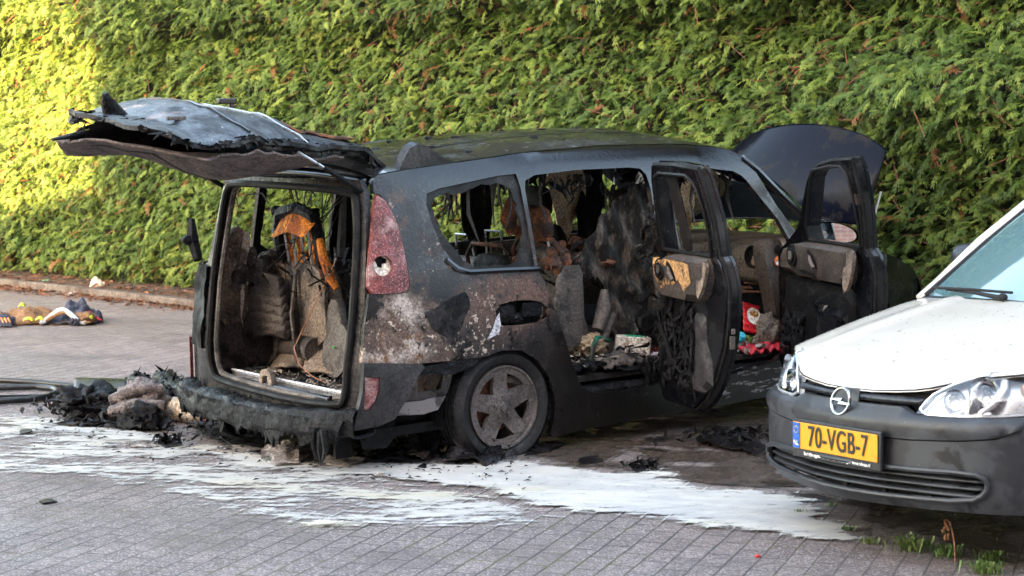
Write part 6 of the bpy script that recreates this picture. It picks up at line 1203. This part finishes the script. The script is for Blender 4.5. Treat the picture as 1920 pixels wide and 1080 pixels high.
for i, (pl, hh, m_, nm, lb, ct) in enumerate([
    ([(232, 832), (262, 826), (296, 834), (295, 842), (250, 842)], .02, m_paper, 'singed_board', 'singed brown board on foam left of the car bumper', 'board'),
    ([(296, 832), (325, 828), (335, 838), (310, 844)], .04, m_char, 'charred_scrap', 'dark curled scrap right beside the singed board', 'debris'),
    ([(352, 800), (420, 792), (490, 812), (500, 838), (440, 840), (380, 822)], .09, m_melt, 'melted_pile', 'black melted pile under the left end of the bumper', 'debris'),
    ([(495, 866), (520, 838), (548, 846), (562, 876), (520, 880)], .11, m_paper, 'crumpled_paper', 'crumpled ash-grey paper in front of the bumper', 'paper'),
    ([(548, 868), (575, 852), (580, 864), (560, 872)], .05, m_paper, 'curled_paper', 'small pale curl between crumpled paper and long pale strip', 'paper'),
    ([(590, 876), (640, 858), (700, 864), (660, 880)], .05, m_paper, 'pale_strip', 'long pale strip of singed paper under the bumper drips', 'paper'),
    ([(640, 862), (720, 846), (790, 852), (800, 866), (700, 872)], .06, m_melt, 'burnt_rubber', 'flat burnt rubber scraps left of the rear wheel', 'debris'),
    ([(765, 866), (785, 826), (812, 822), (826, 858), (800, 872)], .20, m_char, 'burnt_flap', 'upright burnt flap standing just left of the rear tyre', 'debris'),
    ([(832, 872), (868, 846), (925, 842), (945, 868), (915, 880), (870, 872)], .11, m_char, 'melted_arch_liner', 'burnt crumpled liner piece lying against the rear wheel', 'debris'),
    ([(1305, 836), (1350, 803), (1400, 826), (1450, 850), (1425, 858), (1350, 845)], .07, m_char, 'rubber_mat', 'black studded rubber mat between burnt car and van', 'mat'),
    ([(780, 882), (800, 876), (803, 883)], .03, m_melt, 'melted_blob', 'tiny black blob on the foam below the rear wheel', 'debris'),
    ([(1190, 884), (1202, 876), (1213, 880), (1205, 888)], .035, m_melt, 'melted_blob', 'small black blob on the foam near the van', 'debris'),
    ([(72, 942), (92, 936), (104, 944), (85, 948)], .012, m_char, 'charred_scrap', 'lone charred scrap on the dry paving at far left', 'debris'),
    ([(700, 895), (722, 888), (720, 897)], .02, m_paper, 'brown_scrap', 'brown curled scrap on the foam left of the black blob', 'debris'),
    ([(980, 855), (1040, 828), (1060, 838), (1030, 848)], .03, m_char, 'charred_scrap', 'charred scrap on wet ground right of the rear wheel', 'debris'),
    ([(1085, 862), (1120, 856), (1135, 868), (1095, 872)], .02, m_char, 'charred_scrap', 'flat charred scrap at the upper edge of the foam puddle', 'debris'),
    ([(110, 780), (122, 760), (130, 775), (140, 782)], .05, m_char, 'curled_scrap', 'small curled scrap standing left of the charred heap', 'debris'),
    ([(36, 812), (60, 806), (62, 812), (40, 816)], .02, m_char, 'charred_scrap', 'charred scrap on foam below the looped hose', 'debris'),
    ([(380, 848), (450, 838), (500, 846), (430, 856)], .03, m_paper, 'torn_card', 'torn brown card lying flat left of the crumpled paper', 'card')]):
    crumple(nm, m_, pl, hh, lb, ct, i + 3, sp=.022)
mt = [o for o in COL.objects if o.name.startswith('rubber_mat')][0]; b = MB()
for k in range(22):
    c = gp(rnd(1345, 1425), rnd(822, 850)); b.lathe([(0, .012), (.012, .008), (.014, 0)], 8, Matrix.Translation((c.x, c.y, .055)))
b.build('stud', m_black, mt)['kind'] = 'stuff'
random.seed(77); b = MB()
for k in range(420):
    px, py = rnd(60, 1000), abs(random.gauss(0, 26)); c = gp(px, 800 + .085 * px + py * (1 if random.random() < .7 else -.5) - 6); q = rnd(.004, .013); a = rnd(0, 6.3); m3 = Matrix.Rotation(a, 3, 'Z')
    b.add([c + m3 @ Vector(t) + Vector((0, 0, .018)) for t in ((-q * 2, 0, 0), (0, -q * .6, .004), (q * 2, 0, .001), (0, q * .5, .008))], [(0, 1, 2, 3)])
tag(b.build('soot_crumbs', m_melt, smooth=False), kind='stuff')
# litter by the kerb
def pebble(px, py, r_, m_, name, label, cat, sd=1, fl=.6):
    c = gp(px, py); b = MB(); b.blob((c.x, c.y, r_ * fl * .7), (r_, r_ * .8, r_ * fl), 3, .35, 1.6, sd, flat=-r_ * fl * .7); return put(b.build(name, m_), label, cat)
m_stone = M('pale_stone', (.42, .36, .30), [((.30, .24, .19), 9, .5, .6)], rough=(.8, .9))
pebble(182, 548, .075, m_stone, 'stone', 'large pale stone at the kerb below the hedge', 'stone', 2, 1.2)
pebble(86, 537, .05, M('green_plastic', (.10, .36, .20), rough=(.4, .5)), 'plastic_scrap', 'pale green plastic scrap in the leaves by the kerb', 'litter', 4, .9)
pebble(132, 553, .05, m_wht, 'paper_litter', 'flat white litter on the pavement left of the pale stone', 'litter', 5, .25)
pebble(356, 554, .04, M('teal_plastic', (.04, .25, .22), rough=(.4, .5)), 'bottle_cap', 'teal cap by the kerb near the burnt car', 'cap', 6, .6)
pebble(1421, 1045, .012, M('red_scrap', (.7, .05, .05), rough=(.4, .5)), 'red_scrap', 'tiny red scrap on dry paving below the foam', 'litter', 6, .6)
# weeds and the dry stalk before the van
m_weed = M('weed_green', (.085, .15, .028), [((.16, .20, .05), 14, .5, .62)], rough=(.5, .7)); m_dry = M('dry_stalk', (.34, .17, .085), [((.22, .10, .05), 14, .5, .62)], rough=(.8, .9))
def weed(px, py, h, nb, label, seed, group=None):
    r = random.Random(seed); c = gp(px, py); b = MB()
    for k in range(nb):
        a = r.uniform(0, 6.3); l = h * r.uniform(.5, 1); d = Vector((math.cos(a), math.sin(a), 0)) * l * r.uniform(.35, .9); p = c + Vector((r.gauss(0, h * .35), r.gauss(0, h * .25), 0)); w2 = Vector((-math.sin(a), math.cos(a), 0)) * l * .055
        m_ = p + d * .45 + Vector((0, 0, l * .62)); e = p + d + Vector((0, 0, l * .55)); b.add([p - w2 * .6, p + w2 * .6, m_ + w2, m_ - w2, e], [(0, 1, 2, 3), (3, 2, 4)])
    put(b.build('weed', m_weed, smooth=False, norm=False), label, 'weed', group)
weed(1708, 1032, .10, 70, 'bright green grass tuft in a paving joint left of the dry stalk', 1)
weed(1742, 1024, .05, 40, 'low green weed between the grass tuft and the dry stalk', 2)
weed(1776, 1044, .08, 60, 'green tuft at the foot of the dry stalk', 3)
weed(1855, 1052, .07, 80, 'leafy weed right of the dry stalk', 4)
weed(1850, 1076, .08, 90, 'lowest weed at the bottom edge before the van', 5)
weed(1630, 1020, .05, 40, 'small weed at the right tip of the foam puddle', 6)
weed(1588, 996, .05, 26, 'thin grass tuft on the foam before the van wheel', 7)
weed(1500, 964, .04, 34, 'dark little sprig growing through the foam', 8)
weed(1560, 950, .04, 22, 'tiny weed beside the front tyre of the van', 9)
c = gp(1791, 1054); b = MB(); b.tube([c, c + Vector((-.005, 0, .08)), c + Vector((-.02, .01, .155)), c + Vector((-.035, .01, .17)), c + Vector((-.05, .01, .165))], [.004, .0035, .003, .002, .0015], n=6); st_ = put(b.build('dry_stalk', m_dry), 'dry brown plant stalk standing before the van bumper', 'plant')
b = MB(); rr = random.Random(3)
for k in range(16): p = c + Vector((-.02 - .03 * rr.random(), .01, .09 + .075 * rr.random())); b.blob(p, (.005, .004, .010), 1, .4, 3, k)
b.build('dry_leaves', m_dry, st_)
